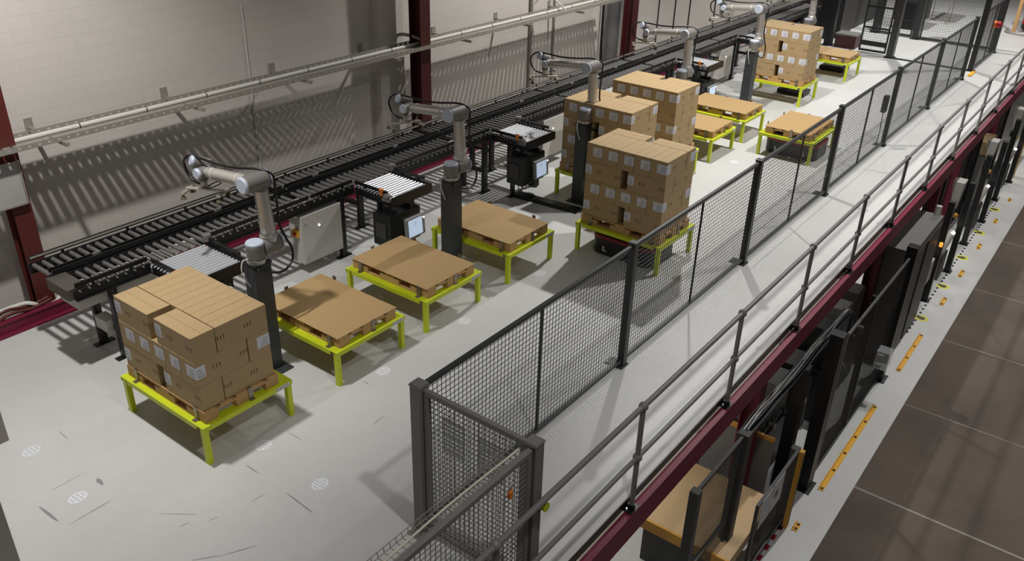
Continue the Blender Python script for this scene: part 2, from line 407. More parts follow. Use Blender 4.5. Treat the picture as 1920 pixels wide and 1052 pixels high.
STK = {0: ('nearest three-layer stack', 3), 4: ('large stack on mobile robot', 4), 5: ('stack behind third pedestal', 4),
       6: ('rearmost of three middle stacks', 4), 10: ('tall far stack', 4)}
LAY = {3: ['bottom', 'middle', 'top'], 4: ['bottom', 'second', 'third', 'top']}
for si, (sname, nl) in STK.items():
    ox, oy, r = on_stand(si, PX + 0.003, PY + 0.02)
    for L in range(nl):
        z = SH + 0.0005 + PH + 0.0008 + L * (CH + 0.0012)
        lay = LAY[nl][L]; spots = []
        pitch = 0.2325
        if L % 2 == 0:
            spots.append((0.118, CL / 2, -PI / 2, 'long left-face carton at the front'))
            spots.append((0.118, 5 * pitch - CL / 2, -PI / 2, 'long left-face carton at the back'))
            for k in range(5): spots.append((0.240 + CL / 2, (k + .5) * pitch, PI, ORD[k] + ' right-side carton from the front'))
        else:
            for k in range(5): spots.append((CL / 2, (k + .5) * pitch, 0, ORD[k] + ' left-face carton from the front'))
            spots.append((CL + 0.122, CL / 2, PI / 2, 'long right-side carton at the front'))
            spots.append((CL + 0.122, 5 * pitch - CL / 2, PI / 2, 'long right-side carton at the back'))
        for (lx, ly, rz, where) in spots:
            o = carton0 if first[0] else copy_tree(carton0); first[0] = False
            j = lambda a: random.uniform(-a, a)
            o.location = (ox + lx + j(.002), oy + ly + j(.0008), z); o.rotation_euler = (0, 0, rz + j(.003))
            tag(o, f'{where}, {lay} layer, {sname}', 'carton', 'cartons of ' + sname)

# ------------------------------------------------------------------ mobile robots
def make_amr():
    t = thing('mobile_robot', '', 'mobile robot')
    def rr(w, d, r, n=6):
        out = []
        for cx, cy, a0 in ((w / 2 - r, -d / 2 + r, -PI / 2), (w / 2 - r, d / 2 - r, 0), (-w / 2 + r, d / 2 - r, PI / 2), (-w / 2 + r, -d / 2 + r, PI)):
            for k in range(n + 1): out.append((cx + r * math.cos(a0 + k * PI / 2 / n), cy + r * math.sin(a0 + k * PI / 2 / n)))
        return out
    MB().prism(rr(0.7, 0.94, 0.14), 0.03, 0.24).build('body', M['black'], t, 0.008)
    MB().prism(rr(0.715, 0.955, 0.145), 0.2405, 0.29).build('red_band', M['amrred'], t, 0.006)
    MB().prism(rr(0.6, 0.85, 0.1), 0.2905, 0.355).build('lift_plate', M['darkm'], t)
    for s in (-1, 1):
        MB().box((-0.3515, s * 0.26 - 0.012, 0.07), (-0.35, s * 0.26 + 0.012, 0.14)).box((-0.3515, s * 0.26 - 0.045, 0.07), (-0.35, s * 0.26 - 0.0125, 0.085)).build('corner_mark', M['paper'], t)
    for x in (-0.25, 0.25):
        for y in (-0.3, 0.3): MB().cyl((x - 0.02, y, 0.045), (x + 0.02, y, 0.045), 0.045).build('wheel', M['rubber'], t)
    return t
amr0 = make_amr(); amr0.location = (5.62, 1.30, 0); tag(amr0, 'black mobile robot with red band under the large carton stack', 'mobile robot', 'mobile robots')
a1 = copy_tree(amr0); a1.location = (11.14, 1.12, 0); tag(a1, 'black mobile robot with red band under the part covered empty pallet', 'mobile robot', 'mobile robots')

# ------------------------------------------------------------------ pedestals and robot arms
PEDH = 1.25
def make_pedestal():
    t = thing('robot_pedestal', '', 'pedestal')
    MB().box((-0.1, -0.09, 0.0155), (0.1, 0.09, PEDH - 0.02)).build('column', M['ped'], t, 0.006)
    b = MB().box((-0.15, -0.2, 0), (0.15, 0.15, 0.015))
    for x in (-0.12, 0.12):
        for y in (-0.17, 0.12): b.cyl((x, y, 0.015), (x, y, 0.027), 0.012, 8)
    b.build('foot_plate', M['ped'], t)
    MB().box((-0.105, -0.1, PEDH - 0.0195), (0.105, 0.1, PEDH - 0.0005)).build('mounting_plate', M['black'], t)
    return t
def joint(name, p, q, r, t, cap_at=None, m='joint'):
    j = MB().rcyl(p, q, r).build(name, M[m], t)
    p = Vector(p); q = Vector(q); d = (q - p).normalized()
    if cap_at:
        for c in cap_at:
            e = p if c == 'p' else q; s = -d if c == 'p' else d
            k = MB().cyl(e + s * 0.0005, e + s * 0.018, r * 0.985, 24, cap=False).cyl(e + s * 0.018, e + s * 0.03, r * 0.985, 24, r * 0.86)
            tag(k.build('joint_cap', M['cap'], j), 'pale blue joint cap')
    return j
def make_robot():
    t = thing('palletising_robot', '', 'robot')
    b = MB().cyl((0, 0, 0), (0, 0, 0.038), 0.098, 28)
    for k in range(4): b.cyl((0.085 * math.cos(k * PI / 2 + .78), 0.085 * math.sin(k * PI / 2 + .78), 0.038), (0.085 * math.cos(k * PI / 2 + .78), 0.085 * math.sin(k * PI / 2 + .78), 0.05), 0.01, 8)
    b.build('base_flange', M['flange'], t)
    joint('base_joint', (0, 0, 0.0385), (0, 0, 0.187), 0.092, t, 'q')
    joint('shoulder_joint', (0.065, 0, 0.128), (0.268, 0, 0.128), 0.095, t, 'q')
    ax = 0.176
    b = MB().cyl((ax, 0, 0.15), (ax, 0, 0.225), 0.084, 24).cyl((ax, 0, 0.225), (ax, 0, 0.255), 0.094, 24, 0.08).cyl((ax, 0, 0.255), (0.145, 0, 0.72), 0.074, 24, 0.068)
    ua = b.build('upper_arm', M['alu'], t)
    MB().cyl((ax, 0, 0.318), (ax, 0, 0.33), 0.08, 24).cyl((ax + 0.06, -0.02, 0.324), (ax + 0.095, -0.03, 0.324), 0.012, 8).build('arm_clamp', M['white'], ua)
    MB().cyl((ax + 0.03, -0.02, 0.635), (ax + 0.08, -0.03, 0.635), 0.012, 8).build('hose_clip', M['white'], ua)
    joint('elbow_joint', (-0.04, 0, 0.808), (0.222, 0, 0.808), 0.084, t, 'pq')
    MB().cyl((0.145, 0, 0.715), (0.142, 0, 0.79), 0.076, 24).build('elbow_socket', M['joint'], t)
    fx = 0.05; A = Vector((fx, 0.07, 0.808)); B = Vector((fx, 0.69, 0.745))
    d = (B - A).normalized()
    fa = MB().cyl(A, A + d * 0.09, 0.066, 24, 0.062).cyl(A + d * 0.09, B - d * 0.1, 0.059, 24).cyl(B - d * 0.1, B, 0.062, 24, 0.052).build('forearm', M['alu'], t)
    for k in (0.1, 0.5): MB().cyl(A + d * k, A + d * (k + 0.012), 0.064, 24).build('arm_clamp', M['white'], fa)
    joint('wrist_joint', (-0.03, 0.735, 0.74), (0.11, 0.735, 0.74), 0.056, t, 'p')
    joint('wrist_joint', (0.01, 0.85, 0.835), (0.16, 0.79, 0.775), 0.055, t, 'p')
    joint('wrist_joint', (0.06, 0.80, 0.62), (0.06, 0.80, 0.77), 0.046, t)
    MB().cyl((0.06, 0.80, 0.56), (0.06, 0.80, 0.6195), 0.034, 20).build('tool_flange', M['flange'], t)
    g = thing('gripper', None, None); g.parent = t; g.location = (0.06, 0.80, 0.53)
    MB().box((-0.05, -0.04, 0.01), (0.05, 0.04, 0.03)).build('gripper_plate', M['flange'], g)
    MB().box((-0.02, -0.2, -0.012), (0.02, 0.2, 0.0095)).build('cross_bar', M['alu'], g, 0.006)
    for s in (-1, 1):
        MB().box((-0.12, s * 0.19 - 0.022, -0.035), (0.12, s * 0.19 + 0.022, -0.0125)).build('end_bar', M['flange'], g, 0.007)
        for x in (-0.1, 0.1):
            MB().cyl((x, s * 0.19, -0.036), (x, s * 0.19, -0.06), 0.012, 12).cyl((x, s * 0.19, -0.06), (x, s * 0.19, -0.085), 0.02, 14, 0.032).build('suction_cup', M['cup'], g)
    MB().tube(catmull([(0.02, -0.03, 0.03), (0.08, -0.1, 0.06), (0.02, -0.17, 0.07), (-0.07, -0.1, 0.05), (-0.05, 0.0, 0.03)], 6), 0.006, 6).build('air_line', M['rubber'], g)
    hose = [(0.06, 0.84, 0.57), (0.04, 0.94, 0.59), (0.03, 1.02, 0.66), (0.02, 1.03, 0.78), (0.02, 0.93, 0.87), (0.03, 0.74, 0.88), (0.05, 0.5, 0.87), (0.09, 0.25, 0.885), (0.18, 0.04, 0.9),
            (0.245, -0.07, 0.85), (0.255, -0.08, 0.7), (0.27, -0.06, 0.5), (0.27, -0.06, 0.33), (0.31, -0.08, 0.18), (0.36, -0.1, 0.04), (0.33, -0.12, -0.08), (0.2, -0.14, -0.14), (0.05, -0.13, -0.1), (-0.06, -0.12, -0.03), (-0.1, -0.1, -0.05)]
    MB().tube(catmull(hose, 7), 0.0125, 8).build('hose', M['rubber'], t)
    MB().tube(catmull([(-0.09, 0.01, 0.05), (-0.14, 0.03, 0.04), (-0.17, 0.02, -0.05), (-0.15, 0.0, -0.16), (-0.108, 0.0, -0.24)], 6), 0.007, 6).build('power_cable', M['white'], t)
    return t
RX = [0.735, 3.655, 6.66, 9.695, 12.795, 15.76]; RYC = 2.85
RLAB = ['grey robot arm nearest the viewer, above the lowest carton stack', 'grey robot arm second from the left, before the first tall column', 'grey robot arm standing among the carton stacks, third from the left',
        'grey robot arm fourth from the left, base hidden behind the carton stacks', 'grey robot arm left of the tall far carton stack', 'grey robot arm furthest away, rising behind the tall far stack']
PLB = ['dark grey square pedestal nearest the viewer beside the lowest carton stack', 'dark grey square pedestal between the third and fourth pallet stands', 'dark grey square pedestal hidden partly by the large carton stack',
       'dark grey square pedestal hidden behind the middle carton stacks', 'dark grey square pedestal left of the tall far carton stack', 'dark grey square pedestal behind the tall far carton stack']
rb0 = make_robot(); pd0 = make_pedestal()
GR = [0.5, 1.1, 0.75, 0.6, 0.7, 0.8]
for i, x in enumerate(RX):
    r = rb0 if i == 0 else copy_tree(rb0); p = pd0 if i == 0 else copy_tree(pd0)
    r.location = (x, RYC, PEDH); p.location = (x, RYC, 0)
    for ch in r.children:
        if ch.name.startswith('gripper'): ch.rotation_euler = (0, 0, GR[i] if i == 0 else GR[i])
    tag(r, RLAB[i], 'robot', 'robots on pedestals'); tag(p, PLB[i], 'pedestal', 'robot pedestals')

# ------------------------------------------------------------------ roller conveyors
ZR = 0.955; FB = 0.845; RP = 0.098
YA0, YA1 = 4.665, 5.075        # far lane (rail centres)
YB0, YB1 = 4.165, 4.595        # near lane
def roller_mesh(length, m, r=0.024, neck=True, axle=False):
    b = MB()
    if axle: b.cyl((0, -0.058, 0.012), (0, 0.0, 0.012), 0.011, 6, mi=1)
    if neck:
        b.cyl((0, 0, 0), (0, length - 0.05, 0), r, 12, mi=0); b.cyl((0, length - 0.05, 0), (0, length - 0.035, 0), r * 0.72, 10, mi=1); b.cyl((0, length - 0.035, 0), (0, length, 0), r * 0.95, 12, mi=1)
    else: b.cyl((0, 0, 0), (0, length, 0), r, 12, mi=0)
    return b.mesh('roller', [m, M['roller']])
RA = roller_mesh(YA1 - YA0 - 0.05, M['rollerd'], 0.0245, False); RB = roller_mesh(YB1 - YB0 - 0.05, M['rollerd'], axle=True)
RSP = MB().cyl((0, 0, 0), (0.56, 0, 0), 0.0195, 12).cyl((-0.092, 0, 0.012), (0, 0, 0.012), 0.01, 6).mesh('roller', M['chrome'])
def rail(b, x0, x1, y, out, top=ZR + 0.0):               # C section side frame
    b.box((x0, y - 0.012, FB), (x1, y + 0.012, top)); b.box((x0, y - 0.03, FB), (x1, y + 0.03, FB + 0.006))
def leg_set(t, x, y0, y1):
    for y in (y0, y1):
        b = MB().box((x - 0.04, y - 0.006, 0.012), (x + 0.04, y + 0.02, FB)).box((x - 0.04, y + 0.02, 0.012), (x - 0.032, y + 0.055, FB)).box((x + 0.032, y + 0.02, 0.012), (x + 0.04, y + 0.055, FB))
        b.box((x - 0.11, y - 0.02, 0), (x + 0.11, y + 0.06, 0.0115))
        for k in (0.3, 0.34, 0.62, 0.66, 0.77, 0.81):
            b.cyl((x - 0.012, y - 0.006, k), (x - 0.012, y - 0.011, k), 0.007, 6, mi=1)
        b.build('leg', [M['black'], M['flange']], t)
    MB().box((x - 0.03, y0 + 0.06, 0.32), (x + 0.03, y1 - 0.01, 0.37)).build('cross_member', M['black'], t)
def lane(idx, far, x0, x1, label, gaps=()):
    t = thing('roller_conveyor', label, 'conveyor', group='far lane conveyor sections' if far else 'near lane conveyor sections')
    y0, y1 = (YA0, YA1) if far else (YB0, YB1)
    for k, y in enumerate((y0, y1)):
        segs = [(x0, x1)]
        if not far and k == 0:
            segs = []; c = x0
            for g0, g1 in gaps: segs.append((c, g0)); c = g1
            segs.append((c, x1))
        for a, c in segs:
            b = MB(); rail(b, a, c, y, 0); b.build('side_frame', M['black'], t)
        for a, c in segs:                                  # guard rail above the frame
            g = MB()
            g.box((a + 0.02, y - 0.008, ZR + 0.03), (c - 0.02, y + 0.008, ZR + 0.075))
            n = max(2, int((c - a) / 0.7)); 
            for q in range(n):
                px = a + (q + 0.5) * (c - a) / n
                g.box((px - 0.015, y - 0.006, ZR), (px + 0.015, y + 0.006, ZR + 0.03))
            g.build('guard_rail', M['blackrail'], t)
    if far: MB().box((x0 + 0.03, y1 - 0.022, ZR + 0.05), (x1 - 0.03, y1 - 0.0085, ZR + 0.066)).build('wear_strip', M['galv'], t)
    n = int((x1 - x0 - 0.04) / RP)
    for k in range(n):
        place(RA if far else RB, 'roller', t, (x0 + 0.05 + k * RP, y0 + 0.025, ZR - 0.024))
    for k in range(2):
        sx = x0 + (k + 0.35) * (x1 - x0) / 2
        if far: MB().box((sx - 0.045, y0 - 0.03, ZR + 0.03), (sx + 0.045, y0 - 0.0085, ZR + 0.085)).build('photo_sensor', M['greyp'], t, 0.004)
    if far: leg_set(t, x0 + 1.3, y0, y1 + 0.0)
    else:
        leg_set(t, x0 + 0.38 if x0 < 0.5 else x0 + 0.50, y0, y1); leg_set(t, x0 + 1.72, y0, y1)
    return t
XS = [-0.48, 2.52, 5.48, 8.50, 11.55, 14.6, 17.6, 20.6]
SPX = [0.34, 3.24, 6.07, 9.05, 12.1, 15.1]
WHICH = ['at the left end', 'second from the left end', 'behind the second robot arm', 'behind the third robot arm', 'behind the fourth robot arm', 'behind the fifth robot arm', 'at the far end']
for i in range(7):
    lane(i, True, XS[i] + 0.002, XS[i + 1] - 0.002, 'black roller conveyor section on the wall side, ' + WHICH[i])
    g = [(x + 0.0, x + 0.70) for x in SPX if XS[i] < x < XS[i + 1]]
    l = lane(i, False, XS[i] + 0.002, XS[i + 1] - 0.002, 'black roller conveyor section on the robot side, ' + WHICH[i], g)
    if i == 0:                                             # drive cover and drip tray at the end
        MB().box((-0.53, 4.19, 0.85), (-0.33, 4.60, 0.972)).build('drive_cover', M['coverd'], l, 0.004)
        MB().box((-0.44, 4.215, 0.70), (0.75, 4.56, 0.843)).build('drip_tray', M['cab'], l, 0.004)
        MB().box((-0.2, 4.26, 0.30), (-0.07, 4.48, 0.44)).build('junction_box', M['cab'], l, 0.006)
def make_spur():
    t = thing('spur_conveyor', '', 'conveyor')
    y0 = 3.43
    for x in (0.012, 0.688):
        MB().box((x - 0.012, y0, FB), (x + 0.012, YB0 - 0.04, ZR)).box((x - 0.028, y0, FB), (x + 0.028, YB0 - 0.04, FB + 0.006)).build('side_frame', M['black'], t)
        MB().box((x - 0.009, y0 + 0.12, ZR + 0.02), (x + 0.009, YB0 - 0.03, ZR + 0.06)).box((x - 0.006, y0 + 0.2, ZR), (x + 0.006, y0 + 0.24, ZR + 0.02)).box((x - 0.006, y0 + 0.5, ZR), (x + 0.006, y0 + 0.54, ZR + 0.02)).build('guard_rail', M['blackrail'], t)
    MB().box((0.025, y0, FB - 0.01), (0.675, y0 + 0.022, ZR + 0.012)).box((0.0, y0 - 0.002, FB - 0.005), (0.675, y0 - 0.0005, FB)).build('end_stop', M['black'], t)
    for k in range(12): place(RSP, 'roller', t, (0.07, y0 + 0.055 + k * 0.056, ZR - 0.02))
    for x in (0.06, 0.64):
        b = MB().box((x - 0.035, y0 + 0.3, 0.012), (x + 0.035, y0 + 0.34, FB)).box((x - 0.09, y0 + 0.28, 0), (x + 0.09, y0 + 0.36, 0.0115))
        for k in (0.3, 0.34, 0.55, 0.59, 0.77, 0.81): b.cyl((x - 0.01, y0 + 0.3, k), (x - 0.01, y0 + 0.295, k), 0.007, 6, mi=1)
        b.build('leg', [M['black'], M['flange']], t)
    b = MB().sphere((-0.02, y0 + 0.1, ZR + 0.01), 0.05, 12, zs=0.8).box((-0.05, y0 + 0.04, ZR - 0.05), (-0.001, y0 + 0.17, ZR - 0.02))
    b.build('motor_hood', M['greyp'], t)
    MB().cyl((-0.02, y0 + 0.2, ZR), (-0.02, y0 + 0.2, ZR + 0.06), 0.022, 12).cyl((-0.02, y0 + 0.2, ZR + 0.06), (-0.02, y0 + 0.2, ZR + 0.085), 0.03, 12).build('stop_button', M['orange'], t)
    MB().cyl((0.69, YB0 - 0.03, ZR + 0.02), (0.69, YB0 - 0.03, ZR + 0.09), 0.05, 14).build('corner_roller_guard', M['greyp'], t)
    return t
sp0 = make_spur()
SPL = ['short spur conveyor of grey rollers just behind the lowest carton stack', 'short spur conveyor of bright shiny rollers in front of the second robot arm', 'short spur conveyor of bright shiny rollers left of the middle carton stacks',
       'short spur conveyor of dull rollers right behind the fourth robot arm', 'short spur conveyor of dull rollers behind the fifth robot arm', 'short spur conveyor behind the tall far carton stack']
for i, x in enumerate(SPX):
    o = sp0 if i == 0 else copy_tree(sp0); o.location = (x, 0, 0); tag(o, SPL[i], 'conveyor', 'spur conveyors')

# ------------------------------------------------------------------ cabinets and terminals
def make_cabinet():
    t = thing('control_cabinet', '', 'cabinet')
    MB().box((0, 0.022, 0), (0.64, 0.24, 0.64)).build('enclosure', M['cab'], t, 0.006)
    d = MB().box((-0.004, 0, -0.004), (0.644, 0.0215, 0.644)).build('door', M['cab'], t, 0.005)
    for z in (0.08, 0.53): MB().cyl((0.06, -0.004, z), (0.06, -0.0005, z), 0.016, 14).build('lock', M['flange'], d)
    tag(MB().cyl((0.27, -0.012, 0.46), (0.27, -0.0005, 0.46), 0.013, 12).build('indicator_lamp', M['lampled'], d), 'lit white indicator lamp')
    b = MB().add([(0.255, -0.0008, 0.55), (0.285, -0.0008, 0.55), (0.27, -0.0008, 0.58)], [(0, 1, 2)]); b.build('warning_mark', M['greyink'], d)
    MB().box((-0.035, 0.06, 0.36), (-0.0005, 0.15, 0.46)).build('switch_plate', M['yellow'], t)
    tag(MB().cyl((-0.06, 0.105, 0.41), (-0.036, 0.105, 0.41), 0.022, 12).build('main_switch', M['red'], t), 'red rotary switch')
    return t
cb0 = make_cabinet()
for i, (x, lab) in enumerate(((2.33, 'light grey control cabinet hung under the conveyor behind the nearest robot arm'), (7.46, 'light grey control cabinet under the conveyor beside the middle carton stacks'),
                              (14.25, 'light grey control cabinet under the conveyor right of the fifth robot arm'))):
    o = cb0 if i == 0 else copy_tree(cb0); o.location = (x, 4.13, 0.16); tag(o, lab, 'cabinet', 'control cabinets')
    for sx in (0.1, 0.54): MB().box((sx - 0.02, 0.1, 0.6405), (sx + 0.02, 0.14, 0.686)).build('hanger', M['black'], o)
def make_terminal():
    t = thing('operator_terminal', '', 'terminal')
    MB().box((0, 0.03, 0), (0.56, 0.34, 0.44)).build('housing', M['black'], t, 0.012)
    for hx in (0.12, 0.4): MB().box((hx, 0.05, 0.4405), (hx + 0.04, 0.3, 0.5)).build('hanger', M['black'], t)
    MB().box((-0.012, 0.1, 0.12), (-0.0005, 0.28, 0.33)).build('side_panel', M['darkm'], t)
    m = Matrix.Translation((0.41, 0.0, 0.2)) @ Matrix.Rotation(math.radians(-4), 4, 'X')
    fr = MB().box((-0.17, -0.03, -0.14), (0.17, 0.025, 0.14), 0, m).build('screen_frame', M['bezel'], t, 0.01)
    MB().box((-0.14, -0.032, -0.115), (0.115, -0.0305, 0.115), 0, m).build('screen', M['screen'], fr)
    b = MB()
    for k, (x, w) in enumerate(((-0.03, 0.02), (0.0, 0.012), (-0.02, 0.03))): b.box((x - w / 2, -0.0328, 0.03 + k * 0.018), (x + w / 2, -0.0321, 0.036 + k * 0.018), 0, m)
    b.build('screen_mark', M['greyp'], fr)
    p = m @ Vector((0.142, -0.031, 0.09)); q = m @ Vector((0.142, -0.043, 0.09))
    tag(MB().cyl(p, q, 0.012, 12).build('button', M['lampled'], fr), 'lit white button')
    MB().cyl((0.46, 0.1, -0.09), (0.46, 0.22, -0.09), 0.075, 16).box((0.42, 0.1, -0.09), (0.5, 0.22, 0.0), 0).build('fan_unit', M['darkm'], t)
    for k in range(4):
        x = 0.06 + k * 0.1
        MB().tube(catmull([(x, 0.15, 0.0), (x - 0.02, 0.13, -0.06), (x + 0.05, 0.12, -0.11), (x + 0.09, 0.16, -0.05), (x + 0.1, 0.2, 0.0)], 5), 0.007, 6).build('cable', M['rubber'], t)
    return t
tm0 = make_terminal()
TL = ['black operator terminal with lit screen behind the third pallet stand', 'black operator terminal with lit screen left of the middle carton stacks', 'black operator terminal with lit screen right of the fourth robot arm']
for i, x in enumerate((3.17, 5.98, 11.95)):
    o = tm0 if i == 0 else copy_tree(tm0); o.location = (x, 3.42, 0.27 if i < 2 else 0.2); tag(o, TL[i], 'terminal', 'operator terminals')
    for hx in (0.14, 0.42): MB().cyl((hx, 0.17, 0.5005), (hx, 0.17, FB - (0.27 if i < 2 else 0.2) - 0.012), 0.018, 10).build('mounting_post', M['black'], o)
tag(MB().box((5.9, 3.2, 0), (6.0, 3.26, 0.03)).build('cable_cover', M['black']), 'x', 'cable cover')
bpy.data.objects.remove(bpy.data.objects['cable_cover'])
b = MB(); m = Matrix.Translation((6.25, 3.17, 0)) @ Matrix.Rotation(math.atan2(-1.08, 0.09), 4, 'Z')
b.add([m @ Vector(v) for v in ((-0.56, -0.11, 0), (0.56, -0.11, 0), (0.56, 0.11, 0), (-0.56, 0.11, 0), (-0.56, -0.07, 0.045), (0.56, -0.07, 0.045), (0.56, 0.07, 0.045), (-0.56, 0.07, 0.045))], [(3, 2, 1, 0), (4, 5, 6, 7), (0, 1, 5, 4), (1, 2, 6, 5), (2, 3, 7, 6), (3, 0, 4, 7)])
tag(b.build('cable_cover', M['black']), 'black cable cover on the floor from the terminal to the third pedestal', 'cable cover')
t = thing('wall_box', 'small light grey box on the side of the nearest spur conveyor', 'box', (0.40, 3.40, 0.52))
MB().box((0.27, -0.04, 0), (0.37, 0.03, 0.24)).build('case', M['cab'], t, 0.004); MB().box((0.30, 0.0, 0.2405), (0.34, 0.02, 0.313)).build('bracket', M['black'], t)

# ------------------------------------------------------------------ cable tray and pipes on the wall
TZ = 1.96
t = thing('cable_tray', 'perforated galvanised cable tray running along the white wall', 'cable tray')
TY0, TY1 = 5.55, 5.98          # outer and inner edge
tb = MB(); x = -3.0; XE = 12.2
for a, c in ((TY0, TY0 + 0.03), (TY0 + 0.24, TY1 - 0.10), (TY1 - 0.05, TY1)): tb.box((x, a, TZ), (XE, c, TZ + 0.003))
while x < XE - 0.1:
    tb.box((x, TY0 + 0.03, TZ), (x + 0.086, TY0 + 0.24, TZ + 0.003)); tb.box((x, TY1 - 0.10, TZ), (x + 0.088, TY1 - 0.05, TZ + 0.003)); x += 0.105
tb.build('tray_base', M['galv'], t)
for y in (TY0, TY1 - 0.003):
    b = MB(); b.box((-3, y, TZ + 0.003), (XE, y + 0.003, TZ + 0.022)); b.box((-3, y, TZ + 0.04), (XE, y + 0.003, TZ + 0.06)); x = -3.0
    while x < XE - 0.1: b.box((x, y, TZ + 0.022), (x + 0.075, y + 0.003, TZ + 0.04)); x += 0.105
    b.build('side_flange', M['galv'], t)
for k in range(-1, 7):
    x = 0.385 + k * 1.70
    b = MB().box((x - 0.02, 5.46, TZ - 0.042), (x + 0.02, 6.285, TZ - 0.0005)).box((x - 0.045, 6.285, TZ - 0.06), (x + 0.045, 6.299, TZ + 0.1))
    b.build('bracket', M['galv'], t)
b = MB().tube([(-3, 5.84, TZ + 0.029), (12.2, 5.84, TZ + 0.029)], 0.0255, 12)
tag(b.build('conduit_pipe', M['white']), 'white pipe lying in the cable tray', 'pipe')
pp = bpy.data.objects['conduit_pipe']
for k in range(18):
    x = -2.6 + k * 0.83
    MB().cyl((x, 5.84, TZ + 0.029), (x + 0.012, 5.84, TZ + 0.029), 0.028, 12).build('cable_tie', M['black'], pp)
def pipe(name, pts, r, m, label, cat='pipe', sm=6):
    return tag(MB().tube(catmull(pts, sm) if sm else pts, r, 10).build(name, M[m]), label, cat)
pipe('conduit_pipe', [(5.915, 6.25, 7.4), (5.92, 6.25, 4.0), (5.925, 6.25, 2.4), (5.94, 6.25, 2.2), (6.0, 6.23, 2.12), (6.12, 6.2, 2.08), (6.2, 6.05, 2.12), (6.3, 5.85, 2.08), (6.4, 5.72, 1.99)], 0.028, 'galv', 'grey pipe bending down the wall into the cable tray left of the tall column')
pipe('conduit_pipe', [(9.95, 6.25, 7.4), (9.95, 6.25, 0.2)], 0.03, 'galv', 'straight grey pipe on the wall right of the third robot gripper', sm=0)
pipe('conduit_pipe', [(9.97, 6.2, 2.08), (10.02, 6.1, 2.22), (10.1, 5.95, 2.24), (10.2, 5.8, 2.12), (10.3, 5.72, 2.0)], 0.016, 'white', 'thin white cable looping from the wall pipe into the tray', 'cable')
pipe('conduit_pipe', [(10.76, 6.27, 7.4), (10.76, 6.27, 0.3)], 0.022, 'galv', 'thin straight wall pipe behind the right part of the tray', sm=0)
pipe('conduit_pipe', [(3.4, 6.285, 2.9), (3.4, 6.285, 0.1)], 0.012, 'white', 'thin white conduit on the wall left of the first tall column', sm=0)
pipe('conduit_pipe', [(-3.0, 5.70, 0.22), (-1.0, 5.70, 0.22), (-0.45, 5.70, 0.22), (-0.32, 5.66, 0.2), (-0.22, 5.66, 0.12), (-0.05, 5.66, 0.12), (0.05, 5.70, 0.2), (0.3, 5.72, 0.22), (2.0, 5.72, 0.22)], 0.026, 'white', 'white pipe at floor level bending round the red column foot')
for k, yy in enumerate((5.63, 5.70)):
    pipe('hose_line', [(-3, yy, 0.11 + k * .03), (-1.0, yy, 0.12 + k * .03), (-0.6, yy - 0.02, 0.2 + k * .02), (-0.35, yy - 0.02, 0.17), (-0.12, yy, 0.19)], 0.02, 'oxide', ['red brown hose line nearer the crimson channel by the column foot', 'red brown hose line nearer the wall by the column foot'][k], 'hose')
t = thing('plastic_guard', 'cloudy plastic sheet in front of the red column at the left edge', 'plastic sheet', (0, 5.72, 0))
MB().box((-1.1, 0, 1.34), (-0.06, 0.006, 1.81)).build('sheet', M['cloudy'], t)
MB().box((-1.1, -0.012, 1.80), (-0.05, -0.0005, 1.82)).box((-0.07, -0.012, 1.33), (-0.05, -0.0005, 1.7995)).box((-1.1, -0.012, 1.325), (-0.0705, -0.0005, 1.338)).build('edge_frame', M['galv'], t)
MB().box((-0.3, 0.0065, 1.5), (-0.26, 0.06, 1.54)).build('standoff', M['galv'], t)
tag(MB().box((12.62, 6.16, 0.15), (13.2, 6.29, 3.2)).build('duct', M['silver'], bevel=0.02), 'tall crumpled silver duct on the wall left of the third tall column', 'duct')
pipe('door_cable', [(12.52, 6.2, 3.0), (12.5, 6.19, 1.2), (12.52, 6.17, 0.5)], 0.025, 'rubber', 'thick black cable hanging left of the silver duct', 'cable')
for i, x in enumerate((15.2, 16.06, 16.88, 18.4)):
    structure(MB().box((x, 6.28, 0), (x + 0.03, 6.2995, 3.5)).build(f'trim_{4 + i}', M['black']))
tag(MB().box((13.9, 6.18, 0.2), (14.02, 6.29, 4)).build('duct', M['galv']), 'narrow grey vertical trunking right of the third tall column', 'trunking')

# ------------------------------------------------------------------ perimeter fence
FD, FH = 3.1534, 1.465
def make_post():
    t = thing('fence_post', '', 'fence post')
    MB().box((-0.04, -0.04, 0.0085), (0.04, 0.04, FH - 0.022)).build('upright', M['fenceb'], t, 0.004)
    MB().box((-0.048, -0.048, FH - 0.0215), (0.048, 0.048, FH)).build('post_cap', M['fenceb'], t, 0.008)
    b = MB().box((-0.1, -0.06, 0), (0.06, 0.16, 0.008))
    for x, y in ((-0.07, 0.13), (0.03, 0.13), (0.045, -0.045)): b.cyl((x, y, 0.008), (x, y, 0.02), 0.01, 6, mi=1)
    b.build('foot_plate', [M['fenceb'], M['flange']], t)
    return t
def mesh_panel(L, z0, z1, pitch=0.05, r=0.0021):
    b = MB()
    n = int(L / pitch)
    for k in range(n + 1):
        x = k * L / n; b.box((x - r, -r, z0), (x + r, r, z1))
    m = int((z1 - z0) / pitch)
    for k in range(m + 1):
        z = z0 + k * (z1 - z0) / m; b.box((0, r, z - r), (L, 3 * r, z + r))
    return b
def make_panel(L=FD - 0.1):
    t = thing('mesh_fence', '', 'fence')
    mesh_panel(L, 0.08, FH - 0.05).build('wire_mesh', M['fenceb'], t)
    MB().box((0, -0.02, FH - 0.07), (L, 0.02, FH - 0.025)).build('top_rail', M['fenceb'], t, 0.008)
    MB().box((0, -0.02, 0.05), (L, 0.02, 0.09)).build('bottom_rail', M['fenceb'], t)
    MB().box((L / 2 - 0.009, -0.012, 0.09), (L / 2 + 0.009, 0.012, FH - 0.07)).build('stiffener', M['fenceb'], t)
    return t
